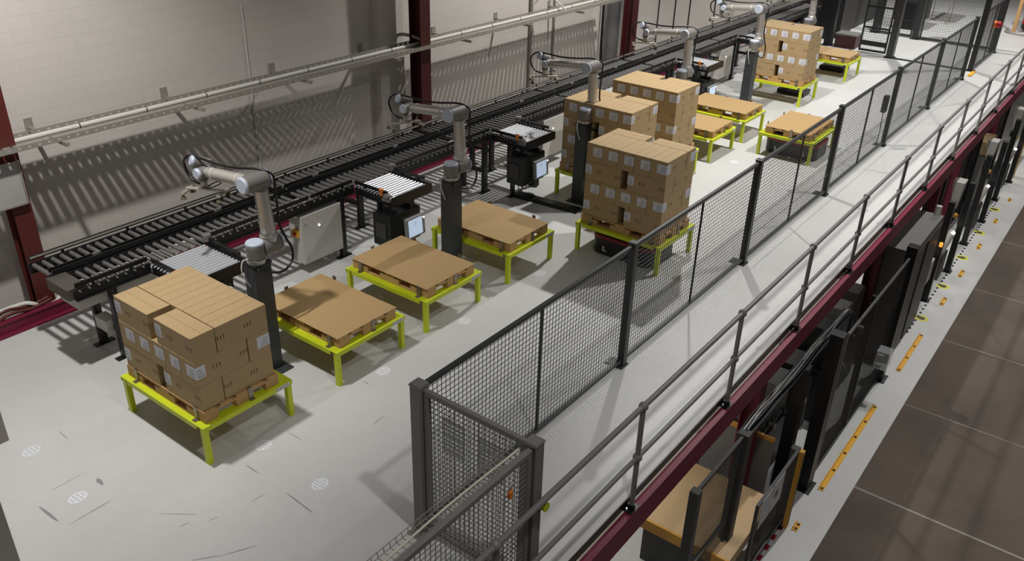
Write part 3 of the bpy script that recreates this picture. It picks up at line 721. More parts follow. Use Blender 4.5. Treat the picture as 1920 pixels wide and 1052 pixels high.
fp0 = make_post(); pn0 = make_panel()
for i in range(1, 7):
    o = fp0 if i == 1 else copy_tree(fp0); o.location = (FD * i, 0, 0)
    tag(o, f'dark fence post, {ORD[i]} along the long fence counting the corner gate post as first', 'fence post', 'long fence posts')
PNL = ['beside the corner gate', 'before the large carton stack', 'between the third and fourth fence posts', 'between the fourth and fifth fence posts', 'between the fifth and sixth fence posts', 'far end, before the thick black upright']
for i in range(6):
    o = pn0 if i == 0 else copy_tree(pn0); o.location = (FD * i + 0.05, 0, 0)
    tag(o, 'black wire mesh fence panel ' + PNL[i], 'fence', 'long fence panels')
    if i >= 2: MB().tube([(0, -0.014, 0.36), (FD - 0.1, -0.014, 0.36)], 0.006, 6).build('tension_wire', M['fenceb'], o)
# corner gate cell
def big_post(x, y, label):
    t = thing('gate_post', label, 'gate post', (x, y, 0))
    MB().box((-0.05, -0.05, 0.0105), (0.05, 0.05, FH - 0.02)).build('upright', M['fence'], t, 0.004)
    b = MB().box((-0.056, -0.056, FH - 0.0195), (0.056, 0.056, FH - 0.005)); b.box((-0.05, -0.05, FH - 0.005), (0.05, 0.05, FH + 0.004)); b.build('post_cap', M['fence'], t, 0.004)
    MB().box((-0.11, -0.08, 0), (0.08, 0.08, 0.01)).build('foot_plate', M['fence'], t)
    return t
big_post(0, 0, 'grey gate post at the left corner of the long fence')
QY = -1.055
q = big_post(0.0, QY, 'grey gate post nearest the handrail with a yellow button on its side')
tag(MB().cyl((0.0, -0.0505, 0.9), (0.0, -0.075, 0.9), 0.03, 12).build('button_base', M['black'], q), None)
MB().cyl((0.02, -0.0755, 0.92), (0.02, -0.12, 0.92), 0.034, 14).build('stop_button', M['lime'], q)
def frame_panel(name, label, L, loc, rz, fw=0.045, midrail=None):
    t = thing(name, label, 'fence', loc, rz)
    mesh_panel(L - 2 * fw, 0.1, FH - 0.08, 0.045).build('wire_mesh', M['fence'], t, loc=(fw, 0, 0))
    MB().box((0, -0.02, FH - 0.075), (L, 0.02, FH - 0.03)).build('top_rail', M['fence'], t, 0.004)
    MB().box((0, -0.02, 0.06), (L, 0.02, 0.105)).build('bottom_rail', M['fence'], t, 0.004)
    for x in (0, L - fw): MB().box((x, -0.02, 0.1055), (x + fw, 0.02, FH - 0.0755)).build('stile', M['fence'], t, 0.004)
    if midrail: MB().box((midrail - .012, -.015, 0.1055), (midrail + .012, .015, FH - 0.0755)).build('stiffener', M['fence'], t)
    return t
g = frame_panel('mesh_gate', 'grey framed mesh gate between the two thick gate posts', -QY - 0.12, (0.0, -0.06, 0), -PI / 2)
for k, (x, z) in enumerate(((0.14, 0.92), (0.5, 0.9))):
    t = thing('notice_board', ['white slatted board hung on the corner gate, nearer the left post', 'white slatted board hung on the corner gate, nearer the right post'][k], 'sign', (0.022, -0.06 - x, z))
    b = MB().box((0, -0.22, 0), (0.006, -0.21, 0.32)).box((0, -0.01, 0), (0.006, 0, 0.32)).box((0, -0.21, 0.31), (0.006, -0.01, 0.32))
    for r_ in range(9): b.box((0, -0.21, r_ * 0.035), (0.006, -0.01, r_ * 0.035 + 0.018))
    b.build('slatted_board', M['marker'], t)
s_ = frame_panel('mesh_fence', 'grey framed mesh panel running left from the gate post by the handrail', 2.9, (-0.06, QY - 0.01, 0), PI, midrail=1.45)
t = thing('wire_basket_tray', 'thin wire basket tray fixed along the top of the near mesh panel', 'cable tray', (-0.06, QY + 0.03, FH - 0.06))
b = MB()
for k in range(57): b.box((-2.85 + k * 0.05, 0, -0.002), (-2.846 + k * 0.05, 0.09, 0.002)); b.box((-2.85 + k * 0.05, 0.086, 0.0021), (-2.846 + k * 0.05, 0.09, 0.04))
for y, z in ((0.0, 0.002), (0.045, 0.002), (0.082, 0.002), (0.088, 0.04)): b.box((-2.86, y, z), (-0.0, y + 0.004, z + 0.004))
b.build('wire_basket', M['galv'], t)
pipe('data_cable', [(-0.1, QY + 0.06, FH - 0.047), (-0.8, QY + 0.075, FH - 0.047), (-1.6, QY + 0.06, FH - 0.047), (-2.9, QY + 0.075, FH - 0.047)], 0.008, 'cream', 'cream cable lying in the wire basket tray', 'cable')
t = thing('lockout_tag', 'orange padlock hanging on the near mesh panel', 'padlock', (-0.33, QY - 0.04, 1.22))
MB().box((-0.02, -0.025, 0), (0.02, -0.001, 0.06)).build('lock_body', M['orange'], t, 0.004)
MB().tube([(-0.012, -0.012, 0.0605), (-0.012, -0.012, 0.09), (0.012, -0.012, 0.09), (0.012, -0.012, 0.0605)], 0.004, 6).build('shackle', M['steelclip'], t)
t = thing('junction_box', 'small black box on the long fence beside the fifth post', 'box', (12.3, 0.03, 0.68))
MB().box((0, 0, 0), (0.14, 0.08, 0.3)).build('case', M['black'], t, 0.01)
MB().tube(catmull([(0.07, 0.04, 0), (0.06, 0.03, -0.2), (0.1, 0.03, -0.4), (0.05, 0.03, -0.62)], 5), 0.008, 6).build('cable', M['rubber'], t)

# ------------------------------------------------------------------ handrail
t = thing('handrail', 'dark tube handrail with ball joints along the edge of the raised floor', 'handrail', (0, -1.166, 0))
RT, RM, RZ = 1.008, 0.485, -0.0855
MB().tube([(-3.2, 0, RT), (33, 0, RT)], 0.024, 12).build('top_rail', M['fence'], t)
MB().tube([(-3.2, 0, RM), (33, 0, RM)], 0.021, 12).build('middle_rail', M['fence'], t)
pm = MB().cyl((0, 0, RZ + 0.01), (0, 0, RT - 0.02), 0.023, 14).mesh('post', M['fence'])
ball = MB().sphere((0, 0, 0), 0.042, 14).mesh('ball_joint', M['fence'])
foot = MB().box((-0.07, -0.045, RZ), (0.07, 0.045, RZ + 0.01)).cyl((0, 0, RZ + 0.01), (0, 0, RZ + 0.06), 0.034, 14).cyl((-0.05, 0.02, RZ + 0.01), (-0.05, 0.02, RZ + 0.035), 0.012, 6, mi=1).cyl((0.05, 0.02, RZ + 0.01), (0.05, 0.02, RZ + 0.035), 0.012, 6, mi=1).mesh('foot', [M['black'], M['flange']])
for k in range(-2, 17):
    x = 1.373 + 1.9266 * k
    p = place(pm, 'post', t, (x, 0, 0)); place(ball, 'ball_joint', p, (0, 0, RM)); place(ball, 'ball_joint', p, (0, 0, RT)); place(foot, 'foot', p)

# ------------------------------------------------------------------ floor markers and scuffs
mk = MB(); d = 0.085
mk.prism([(-d, -d * 0.55), (-d * 0.55, -d), (d, d * 0.55), (d * 0.55, d), (-d, d * 0.2)][:5], 0, 0.0008)
mk = MB().prism([(0.085 * math.cos(a * PI / 4 + PI / 8), 0.07 * math.sin(a * PI / 4 + PI / 8)) for a in range(8)], 0, 0.0008)
for i in range(4):
    for j in range(4):
        if (i in (0, 3)) and (j in (0, 3)): continue
        mk.cyl((-0.051 + i * 0.034, -0.042 + j * 0.028, 0.0008), (-0.051 + i * 0.034, -0.042 + j * 0.028, 0.0012), 0.009, 8, mi=1)
mkm = mk.mesh('floor_marker', [M['marker'], M['marksp']])
MKP = [(-1.491, 3.418, 'white dotted floor marker furthest left, beyond the lowest carton stack'), (-1.545, 2.526, 'white dotted floor marker at the lower left, between two long scuffs'), (-0.157, 1.072, 'white dotted floor marker alone in the open floor at lower middle'),
       (-0.129, 1.873, 'white dotted floor marker right beside the nearest stand leg'), (1.431, 1.879, 'white dotted floor marker beside the second stand'), (2.761, 1.884, 'white dotted floor marker beside the third stand'),
       (4.297, 1.9, 'white dotted floor marker right of the fourth stand'), (9.9, 1.75, 'white dotted floor marker by the stands right of the middle stacks'), (1.45, 1.07, 'white dotted floor marker behind the first mesh panel')]
for x, y, lab in MKP:
    o = bpy.data.objects.new('floor_marker', mkm); COL.objects.link(o); o.location = (x, y, 0.0003); o.rotation_euler = (0, 0, 0.1); tag(o, lab, 'floor marker', 'floor markers')
#PART4

# ------------------------------------------------------------------ scuffs on the upper floor
sc = MB()
def scuff(p, q, w):
    p = Vector((p[0], p[1], 0.0004)); q = Vector((q[0], q[1], 0.0004)); d = (q - p); n = Vector((-d.y, d.x, 0)).normalized() * w
    k = max(3, int(d.length / 0.06)); vs = []
    for i in range(k + 1):
        c = p + d * i / k; e = n * (0.3 + 0.7 * math.sin(PI * (i + .4) / (k + .8))) * random.uniform(.6, 1.2); vs += [c - e, c + e]
    sc.add(vs, [(2 * i, 2 * i + 2, 2 * i + 3, 2 * i + 1) for i in range(k)])
SCUFFS = [((-1.63, 2.78), (-1.36, 2.78), 0.004), ((-1.76, 2.28), (-1.39, 2.28), 0.006), ((-1.32, 2.62), (-1.33, 2.51), 0.02), ((-1.8, 2.67), (-1.79, 2.39), 0.015), ((-1.19, 3.5), (-1.2, 3.33), 0.006), ((-1.23, 1.83), (-1.04, 1.58), 0.005), ((-1.22, 1.57), (-1.13, 1.55), 0.004), ((-1.02, 1.44), (-0.95, 1.42), 0.005), ((-0.41, 1.21), (-0.43, 0.86), 0.008), ((-1.36, 1.18), (-1.18, 1.04), 0.005), ((-1.18, 1.04), (-0.96, 0.92), 0.005), ((-0.4, 1.77), (-0.4, 1.6), 0.006), ((0.14, 1.83), (0.14, 1.66), 0.006), ((-0.67, 1.36), (-0.54, 1.34), 0.004), ((1.17, 1.91), (1.17, 1.81), 0.006), ((0.73, 1.32), (0.89, 1.33), 0.005)]
for p, q, w in SCUFFS: scuff(p, q, w)
tag(sc.build('floor_scuffs', M['scuff']), 'dark tyre scuffs and scratches on the pale open floor', 'scuff marks', kind='stuff')

# ------------------------------------------------------------------ lower aisle: floor fittings
for i, (x0, x1, lab) in enumerate(((6.0, 8.45, 'long yellow floor strip nearest the viewer on the pale lower walkway'), (9.72, 11.2, 'second long yellow floor strip on the lower walkway'), (5.03, 5.2, 'short yellow floor bracket nearest the red and white tape'),
        (12.6, 12.95, 'short yellow floor bracket after the long strips'), (14.1, 14.45, 'short yellow floor bracket beside the second yellow floor sign'), (15.8, 16.1, 'short yellow floor bracket third past the long strips'), (17.6, 17.85, 'short yellow floor bracket fourth past the long strips'), (19.3, 19.5, 'short yellow floor bracket furthest along the walkway'))):
    t = thing('floor_rail', lab, 'floor rail', (x0, -1.73, H), group='yellow floor rails')
    L = x1 - x0
    MB().box((0, -0.035, 0), (L, 0.035, 0.012)).box((0, 0.025, 0.012), (L, 0.035, 0.05)).build('rail_body', M['yellow'], t)
    n = max(2, int(L / 0.42) + 1)
    for k in range(n): MB().cyl((0.04 + k * (L - 0.08) / (n - 1), -0.005, 0.012), (0.04 + k * (L - 0.08) / (n - 1), -0.005, 0.022), 0.02, 10).build('bolt', M['black'], t)
b = MB().box((11.05, -1.515, H), (19.5, -1.475, H + 0.001), 1); x = 11.1
while x < 19.4: b.box((x, -1.515, H + 0.001), (x + 0.09, -1.475, H + 0.0018)); x += 0.18
tag(b.build('hazard_tape', [M['black'], M['paper']]), 'black and white dashed tape line along the lower walkway', 'tape')
b = MB().box((3.55, -1.59, H), (5.05, -1.53, H + 0.001), 1); x = 3.6
while x < 5.0: b.box((x, -1.59, H + 0.001), (x + 0.11, -1.53, H + 0.0018)); x += 0.22
tag(b.build('hazard_tape', [mat('red_tape', (150, 28, 52), 0.5), M['paper']]), 'red and white dashed tape on the lower floor at the bottom edge', 'tape')
for i, x in enumerate((11.84, 13.46, 15.12, 16.78, 18.51)):
    b = MB().cyl((x, -1.565, H), (x, -1.565, H + 0.0015), 0.12, 20)
    o = b.build('floor_sign', mat('sign_yellow', (214, 206, 60), 0.5)); tag(o, 'round yellow floor sign, %s along the lower walkway' % ORD[i], 'floor sign', 'round floor signs')
    MB().cyl((x, -1.565, H + 0.0015), (x, -1.565, H + 0.0022), 0.07, 6).build('sign_symbol', M['darkm'], o)

# ------------------------------------------------------------------ lower aisle: columns, guards and machines
for x, y, m, lab in ((4.74, -0.98, 'crimson', 'crimson steel column under the edge beam behind the table guard'), (9.55, -0.98, 'darkred', 'dark column under the edge beam left of the grey enclosure'), (13.1, -1.0, 'crimson', 'crimson steel column under the beam beside the first white hood'),
                     (16.3, -0.8, 'crimson', 'crimson steel column behind the mesh between the two white hoods'), (18.6, -0.98, 'crimson', 'crimson steel column under the far part of the edge beam')):
    hcol(x, y, 0.2, 0.2, H, -0.3605, M[m], lab)
def guard_post(x, y, top, label, w=0.1, m='darkm'):
    t = thing('guard_post', label, 'guard post', (x, y, H))
    MB().box((-w / 2, -w / 2, 0.012), (w / 2, w / 2, top - H)).build('upright', M[m], t, 0.006)
    MB().box((-w * .9, -w * .8, 0), (w * .9, w * .8, 0.0115)).build('foot_plate', M['black'], t)
    return t
def guard_mesh(label, x0, x1, y, z0, z1, pitch=0.03, muls=(), r=0.0016, fr=0.035, m='darkm'):
    t = thing('guard_mesh', label, 'machine guard', (x0, y, 0)); L = x1 - x0
    mesh_panel(L - 2 * fr, z0 + fr, z1 - fr, pitch, r).build('wire_mesh', M[m], t, loc=(fr, 0, 0))
    MB().box((0, -0.018, z1 - fr), (L, 0.018, z1)).build('top_rail', M[m], t); MB().box((0, -0.018, z0), (L, 0.018, z0 + fr)).build('bottom_rail', M[m], t)
    for x in (0, L - fr): MB().box((x, -0.018, z0 + fr + .0005), (x + fr, 0.018, z1 - fr - .0005)).build('stile', M[m], t)
    for q in muls: MB().box((q - 0.015, -0.016, z0 + fr), (q + 0.015, 0.016, z1 - fr)).build('mullion', M[m], t)
    return t
guard_post(2.49, -1.3, -0.585, 'dark guard post by the table end closest to the viewer')
guard_post(3.66, -1.3, -0.585, 'dark guard post where the silver cable bundle begins', 0.13)
g = guard_mesh('dark mesh guard over the tan packing table', 2.545, 3.59, -1.3, -2.75, -0.6, 0.03)
MB().box((0.0355, -0.02, 0.56 - 2.35), (1.009, 0.02, 0.6 - 2.35)).build('middle_rail', M['darkm'], g)
guard_mesh('low dark mesh guard with white notices along the table', 3.72, 4.96, -1.57, -2.6, -1.52, 0.03)
guard_post(5.03, -1.52, -1.55, 'low dark guard post carrying the amber light curtain')
t = thing('light_curtain', 'amber framed light curtain strip standing at the end of the table guard', 'light curtain', (5.03, -1.605, H))
MB().box((-0.035, -0.03, 0), (0.035, 0.03, 1.24)).build('housing', M['amber'], t, 0.004); MB().box((-0.015, -0.034, 0.05), (0.015, -0.0305, 1.19)).build('lens', M['darkm'], t)
t = thing('packing_table', 'large tan topped packing table with amber front edge under the beam', 'table', (3.32, -1.5, H))
MB().box((0.02, 0, 0.54), (1.3, 1.15, 0.70)).build('table_top', M['tan'], t, 0.004); MB().box((-0.012, 0, 0.56), (0.0195, 1.15, 0.705)).build('front_edge', M['amber'], t)
MB().box((0.06, 0.08, 0), (0.10, 1.1, 0.5395)).build('front_panel', M['darkm'], t)
for x in (0.15, 1.2):
    for y in (0.05, 1.05): MB().box((x, y, 0), (x + 0.06, y + 0.06, 0.5395)).build('leg', M['black'], t)
t = thing('machine_screen', 'dark grey panel with amber top edge standing across the table end', 'panel', (4.90, -1.28, H))
MB().box((0, 0, 0), (0.03, 0.9, 1.28)).build('panel', M['greyp'], t); MB().box((-0.01, 0, 1.2805), (0.04, 0.9, 1.33)).build('top_edge', M['amber'], t)
for k, (x, z, tt) in enumerate(((3.95, -1.05, 'left'), (4.3, -1.08, 'right'))):
    t = thing('notice_board', 'white paper notice on the table guard, ' + ('nearer the viewer' if k == 0 else 'with a dark square on it'), 'sign', (x - 0.14, -1.60, -1.93))
    MB().box((0, 0, 0), (0.32, 0.003, 0.42)).build('sheet', M['paper'], t)
    if k: MB().box((0.07, -0.001, 0.17), (0.17, -0.0002, 0.27)).build('dark_square', M['oxide'], t)
t = thing('cable_bundle', 'silver cable bundle running along the top of the machine guards', 'cable bundle')
for k in range(9):
    a = random.uniform(-.05, .05); c = random.uniform(-.035, .035); pts = []
    for q in range(9): pts.append((3.7 + q * 0.43, -1.27 + a + random.uniform(-.015, .015), -0.6 + c * .6 - q * 0.004 + random.uniform(-.01, .01)))
    MB().tube(catmull(pts, 3), random.choice((0.012, 0.009, 0.015)), 6).build('cable', M[['galv', 'silver', 'black'][k % 3]], t)
MB().box((3.66, -1.34, -0.67), (7.2, -1.2, -0.655)).build('support_tray', M['black'], t)
guard_post(5.45, -1.3, -0.66, 'thick black machine upright right of the table end', 0.16, 'black')
guard_post(5.95, -1.5, -0.35, 'thick black machine upright with a bright edge beside the long yellow strip', 0.17, 'black')
tag(MB().box((6.045, -1.592, H), (6.06, -1.575, -0.35)).build('edge_strip', M['galv']), 'thin bright edge strip on the thick black machine upright', 'strip')
guard_mesh('tall dark mesh machine guard behind the long yellow strip', 6.07, 9.2, -1.52, -2.78, -0.55, 0.03, (1.55,))
guard_post(9.31, -1.52, -0.38, 'thick black machine upright at the end of the long mesh guard', 0.16, 'black')
guard_post(7.75, -1.45, -0.6, 'slim black upright inside the long mesh guard', 0.06, 'black')
t = thing('clear_box', 'clear plastic box mounted on the long mesh guard', 'box', (8.42, -1.75, -2.12))
MB().box((0, 0, 0), (0.22, 0.2, 0.3)).build('case', M['clear'], t)
MB().box((0.06, 0.1, 0.08), (0.14, 0.19, 0.2)).build('switch', M['greyp'], t)
# machines seen through the mesh
def machine(label, x0, x1, y0, y1, z1, seed):
    rnd = random.Random(seed)
    t = thing('case_machine', label, 'machine', (x0, y0, H)); L = x1 - x0; D = y1 - y0; Z = z1 - H
    MB().box((0, 0.1, 0), (L, D, Z * 0.45)).build('base', M['darkm'], t, 0.01)
    for k in range(3):
        a = L * (k + 0.12) / 3; MB().box((a, 0.15, Z * 0.4505), (a + L * 0.2, D - 0.1, Z * (0.6 + 0.3 * rnd.random()))).build('module', M['greyp' if k == 1 else 'darkm'], t, 0.01)
    for k in range(6):
        x = L * rnd.random() * .9 + .05; z = Z * (0.25 + 0.3 * rnd.random())
        MB().cyl((x, 0.02, z), (x, 0.0995, z), 0.03 + 0.05 * rnd.random(), 14).build('motor', M['silver'], t)
    for k in range(5):
        x = L * rnd.random() * .8 + .1
        MB().tube(catmull([(x, 0.13, Z * 0.46), (x + 0.1, 0.05, Z * 0.6), (x + 0.25, 0.1, Z * 0.55), (x + 0.3, 0.14, Z * 0.46)], 5), 0.012, 6).build('cable', M['silver'], t)
machine('dark machine with silver motors behind the thick black uprights', 5.0, 7.3, -1.1, -0.2, -0.9, 3)
machine('dark machine behind the mesh left of the clear box', 7.4, 9.2, -1.2, -0.2, -0.8, 5)
t = thing('machine_enclosure', 'large grey machine enclosure under the beam right of the long guard', 'machine', (9.75, -1.48, H))
MB().box((0, 0, 0), (1.9, 0.55, 2.12)).build('enclosure', M['greyp'], t, 0.01); MB().box((0, -0.012, 0.1), (1.9, -0.0005, 2.0)).build('dark_door', M['darkm'], t)
MB().box((0.9, -0.03, 0.1), (0.95, -0.0125, 2.0)).build('door_post', M['black'], t)
MB().cyl((1.82, 0.1, 2.1205), (1.82, 0.1, 2.3), 0.05, 12).build('beacon', M['cab'], t)
tag(MB().cyl((1.9, -0.08, 1.55), (1.9, -0.08, 1.62), 0.03, 10).build('status_lamp', mat('amber_lamp', (255, 170, 60), .4, var=0, emit=1.0), t), 'lit amber lamp')
t = thing('conveyor_box', 'pale grey boxed conveyor end beside the grey enclosure', 'conveyor', (11.75, -1.42, H))
MB().box((0, 0, 0.5), (0.75, 0.4, 0.95)).build('side_box', M['cab'], t, 0.01); MB().box((0.1, 0.05, 0), (0.2, 0.3, 0.4995)).build('leg', M['black'], t); MB().box((0.55, 0.05, 0), (0.65, 0.3, 0.4995)).build('leg', M['black'], t)
HN = ['nearest', 'middle', 'furthest']
for i, x in enumerate((12.62, 15.9, 19.2)):
    for k, (dx, yy, top) in enumerate(((0, -1.42, -0.75), (1.6, -1.46, -0.85), (1.6, -0.95, -0.6))):
        guard_post(x + dx, yy, top, f'black station frame upright, {ORD[k]} of the {HN[i]} hooded station', 0.11, 'black')
    g = guard_mesh(f'wide mesh screen on the {HN[i]} hooded station', x + 0.07, x + 1.53, -0.95, -2.75, -0.7, 0.055, (0.72,), 0.003, 0.04, 'black')
    MB().box((0.04, -0.02, -1.7), (1.42, 0.02, -1.66)).build('middle_rail', M['black'], g)
    t = thing('tapered_hood', f'pale tapered hood of the {HN[i]} hooded station', 'hood', (x + 1.8, -1.22, -1.5))
    b = MB(); b.add([(-.07, -.05, 0), (.07, -.05, 0), (.07, .05, 0), (-.07, .05, 0), (-.16, -.1, 0.58), (.16, -.1, 0.58), (.16, .12, 0.58), (-.16, .12, 0.58)], [(3, 2, 1, 0), (4, 5, 6, 7), (0, 1, 5, 4), (1, 2, 6, 5), (2, 3, 7, 6), (3, 0, 4, 7)])
    b.build('shell', M['cab'], t, 0.01); MB().box((-0.25, -0.02, -0.12), (0.25, 0.06, -0.0005)).build('mount_arm', M['black'], t)
    MB().sphere((0.08, -0.06, -0.19), 0.055, 12).build('orange_cap', M['amber'], t)
    t = thing('motor_unit', f'dark drive unit with bright cylinder low on the {HN[i]} hooded station', 'motor', (x + 1.0, -1.4, H))
    MB().box((0, 0, 0), (0.4, 0.35, 0.55)).build('housing', M['darkm'], t, 0.02); MB().cyl((0.1, 0.1, 0.5505), (0.25, 0.0, 0.95), 0.06, 14).build('cylinder', M['cab'], t)
    tag(MB().cyl((0.25, -0.01, 0.96), (0.25, -0.03, 1.0), 0.035, 10).build('lamp', M['lampled'], t), 'lit white lamp')
t = thing('crate_stack', 'tan topped machine cover beyond the middle hood', 'cover', (17.62, -1.15, -1.3))
MB().box((0, 0, 0), (0.84, 0.5, 0.3)).build('cover', M['tan'], t, 0.01); MB().box((0.03, 0.02, -1.5), (0.81, 0.45, -0.0005)).build('base', M['greyp'], t)
t = thing('safety_barrier', 'yellow upright safety barrier at the right edge of the lower walkway', 'barrier', (21.2, -1.5, H))
MB().box((0, 0, 0), (0.2, 0.12, 1.5)).build('upright', M['yellow'], t, 0.01); MB().box((-0.05, -0.05, 0), (0.25, 0.17, -0.0)).build('foot', M['yellow'], t) if False else None
MB().box((0.2005, 0.02, 0.9), (2.0, 0.1, 1.1)).build('beam', M['yellow'], t)

# ------------------------------------------------------------------ far cell at the back
def tall(name, x, y, w, d, h, m, label, cat):
    t = thing(name, label, cat, (x, y, 0)); MB().box((-w / 2, -d / 2, 0.012), (w / 2, d / 2, h)).build('upright', M[m], t, 0.006); MB().box((-w / 2 - .04, -d / 2 - .04, 0), (w / 2 + .04, d / 2 + .04, 0.0115)).build('foot_plate', M[m], t); return t
tall('cell_upright', 20.0, 0.03, 0.12, 0.12, 4.2, 'black', 'tall thick black upright past the last fence post', 'upright')
tall('cell_upright', 22.66, 0.04, 0.14, 0.14, 3.4, 'fenceb', 'dark upright at the far end of the fence beside the red lamp', 'upright')
tall('cell_upright', 20.02, 1.98, 0.22, 0.16, 3.2, 'fenceb', 'broad dark upright on the right side of the far gate', 'upright')
tall('cell_upright', 22.9, 2.1, 0.2, 0.16, 3.2, 'fenceb', 'broad dark upright behind the far gate', 'upright')
tall('cell_upright', 23.0, 3.25, 0.2, 0.16, 3.2, 'fenceb', 'broad dark upright seen through the far gate mesh', 'upright')
tall('cell_upright', 20.35, 3.72, 0.2, 0.2, 4.2, 'black', 'tall black upright left of the dark red box', 'upright')
def cross_mesh(name, label, x, y0, y1, h, m='fenceb'):
    t = thing(name, label, 'fence', (x, y0, 0), PI / 2); L = y1 - y0
    mesh_panel(L, 0.1, h - 0.05, 0.06, 0.0024).build('wire_mesh', M[m], t)
    MB().box((0, -0.02, h - 0.05), (L, 0.02, h)).build('top_rail', M[m], t); MB().box((0, -0.02, 0.03), (L, 0.02, 0.08)).build('bottom_rail', M[m], t)
    for q in (0.0, L - 0.04): MB().box((q, -0.02, 0.0805), (q + 0.04, 0.02, h - 0.0505)).build('stile', M[m], t)
    return t
g = cross_mesh('mesh_gate', 'black far gate with ladder-like cross bars', 20.2, 2.15, 2.85, 1.9, 'black')
for z in (0.18, 0.62, 1.15): MB().box((0.0405, -0.025, z), (0.66, 0.025, z + (0.12 if z < 0.3 else 0.04))).build('cross_bar', M['black'], g)
cross_mesh('mesh_fence', 'cross fence behind the far gate between the two broad uprights', 22.95, 2.22, 3.13, 2.2)
cross_mesh('mesh_fence', 'cross fence in front of the far trolley', 22.85, 0.13, 1.98, 2.2)
o = cross_mesh('mesh_fence', 'last fence panel past the tall black upright, with the red lamp', 0, 0, 2.5, FH); o.location = (20.08, 0.0, 0); o.rotation_euler = (0, 0, 0)
MB().box((1.2, -.012, .0805), (1.23, .012, FH - .0505)).build('stiffener', M['fenceb'], o)
tag(MB().box((19.9, 0.1, 0), (19.96, 1.88, 0.03)).build('floor_threshold', M['fenceb']), 'dark threshold strip on the floor right of the far gate', 'threshold')
t = thing('warning_lamp', 'red warning lamp on the far fence panel', 'lamp', (21.3, -0.02, 0.95))
MB().cyl((0, -0.001, 0), (0, -0.06, 0), 0.09, 16).build('base', M['orange'], t); MB().sphere((0, -0.1, 0), 0.085, 14).build('dome', M['red'], t)
tag(MB().box((19.35, -0.12, 0), (19.9, -0.04, 0.03)).build('kerb', M['yellow']), 'yellow floor kerb by the tall thick black upright', 'kerb')
t = thing('red_machine_box', 'dark red box with grey lid behind the furthest pallet', 'box', (20.25, 2.98, 0))
MB().box((0, 0, 0), (0.5, 0.55, 0.32)).build('body', M['darkred'], t, 0.01); MB().box((-0.01, -0.01, 0.3205), (0.51, 0.56, 0.36)).build('lid', M['greyp'], t)
t = thing('wrapping_machine', 'dark tall machine block left of the far gate', 'machine', (20.7, 3.75, 0))
MB().box((0.6, 0, 0), (1.6, 0.9, 1.5)).build('body', M['darkm'], t, 0.02); MB().box((0.3, 0.25, 0), (0.5995, 0.6, 1.75)).build('mast', M['black'], t, 0.01)
for k in range(3): MB().tube(catmull([(0.35, 0.2, 1.6), (0.3, 0.05, 1.3), (0.4, 0.0, 0.9), (0.5, 0.1, 0.6)], 5), 0.012, 6).build('cable', M['rubber'], t, loc=(k * .08, k * .05, 0))
t = thing('trolley', 'grey tube trolley with a red and orange tray behind the far cross fence', 'trolley', (25.8, 1.95, 0))
for x in (0, 0.55):
    for y in (0, 0.55): MB().cyl((x, y, 0.0), (x, y, 0.82), 0.014, 8).build('leg', M['galv'], t)
MB().tube([(0, 0, 0.12), (0.55, 0, 0.12), (0.55, 0.55, 0.12), (0, 0.55, 0.12), (0, 0, 0.12)], 0.012, 6).build('lower_frame', M['galv'], t)
MB().box((-0.05, -0.05, 0.8205), (1.4, 0.6, 0.86)).build('shelf', M['greyp'], t); MB().box((0.0, 0.05, 0.8605), (0.35, 0.5, 0.96)).build('red_tray', M['red'], t); MB().box((0.36, 0.05, 0.8605), (0.5, 0.5, 0.95)).build('orange_tray', M['orange'], t)
t = thing('pallet_truck', 'dark slatted machine behind the far cross fence', 'machine', (24.0, 2.3, 0))
MB().box((0, 0, 0.25), (1.0, 0.8, 0.9)).build('body', M['darkm'], t, 0.02); MB().box((0, 0, 0.9005), (1.0, 0.8, 1.5)).build('hood', M['darkred'], t, 0.02)
for k in range(5): MB().box((-0.02, 0.05, 0.3 + k * 0.11), (-0.0005, 0.75, 0.34 + k * 0.11)).build('slat', M['black'], t)
for k in range(2): MB().box((0.1 + k * .7, 0.1, 0), (0.2 + k * .7, 0.7, 0.2495)).build('leg', M['black'], t)
t = thing('stacker_truck', 'red and orange stacker standing far right beyond the fence', 'stacker', (26.0, -0.25, 0))
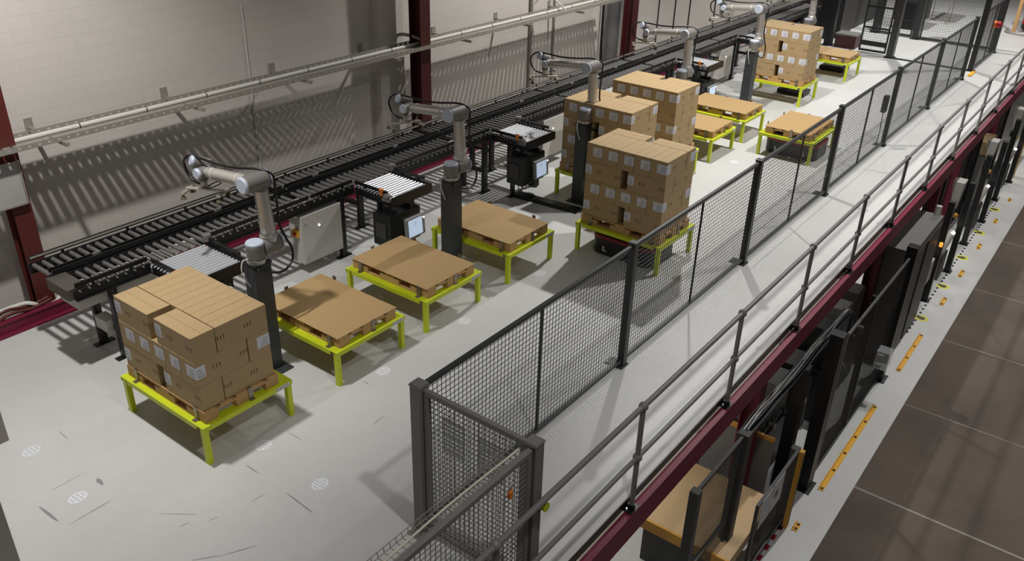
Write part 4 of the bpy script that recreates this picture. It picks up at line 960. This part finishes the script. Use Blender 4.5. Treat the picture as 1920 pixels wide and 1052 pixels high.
MB().box((0, 0.3, 0), (0.08, 0.40, 2.0)).build('mast', M['wood'], t, 0.01); MB().box((0.15, -0.3, 0.25), (0.5, 0.2, 0.8)).build('body', M['red'], t, 0.03); MB().box((0.5005, -0.25, 0.05), (1.1, 0.25, 1.4)).build('battery_case', M['darkm'], t, 0.03)
MB().tube(catmull([(-0.3, -0.5, 0.05), (-0.4, 0.1, 0.05), (-0.2, 0.5, 0.05), (0.3, 0.55, 0.05)], 6), 0.03, 8).build('bumper', M['galv'], t)
t = thing('far_machine', 'dark machine row closing the far end of the conveyors', 'machine', (22.5, 3.9, 0))
MB().box((0, 0.0, 0), (3.0, 1.4, 1.3)).build('body', M['darkm'], t, 0.03); MB().box((0.3, 0.2, 1.3005), (2.6, 1.2, 1.9)).build('top_unit', M['black'], t, 0.03); MB().box((-0.02, 0.2, 0.5), (-0.0005, 1.2, 1.1)).build('front_panel', M['black'], t)
# grey cabinets at the left edge
for x1, y0, w, hh, lab in ((-1.537, 3.727, 0.4, 0.55, 'grey box post at the left edge of the picture, upper one'), (-2.25, 1.95, 0.34, 1.0, 'grey box post at the lower left corner of the picture')):
    t = thing('equipment_post', lab, 'post', (x1 - w, y0, 0))
    MB().box((0, 0, 0), (w, 0.22, hh)).build('housing', M['postg'], t, 0.006)
    MB().box((0.02, 0.02, hh + 0.0005), (w - 0.02, 0.2, hh + 0.02)).build('lid', M['postg'], t)

du = None
for i, (x, y, lab) in enumerate(((14.95, 2.62, 'small flat black box on the floor beneath the tall far carton stack'), (17.7, 2.65, 'small flat black box on the floor beneath the furthest pallet'))):
    t = thing('flat_black_box', lab, 'drive unit', (x, y, 0))  # flat black box filling the dark patch beneath the stand
    MB().box((-0.22, -0.3, 0.012), (0.22, 0.3, 0.1)).build('case', M['black'], t, 0.01); MB().box((-0.15, -0.2, 0.1005), (0.15, 0.2, 0.12)).build('lid', M['darkm'], t)
    for wy in (-0.2, 0.2): MB().cyl((-0.23, wy, 0.03), (-0.2205, wy, 0.03), 0.03, 12).build('wheel', M['rubber'], t)
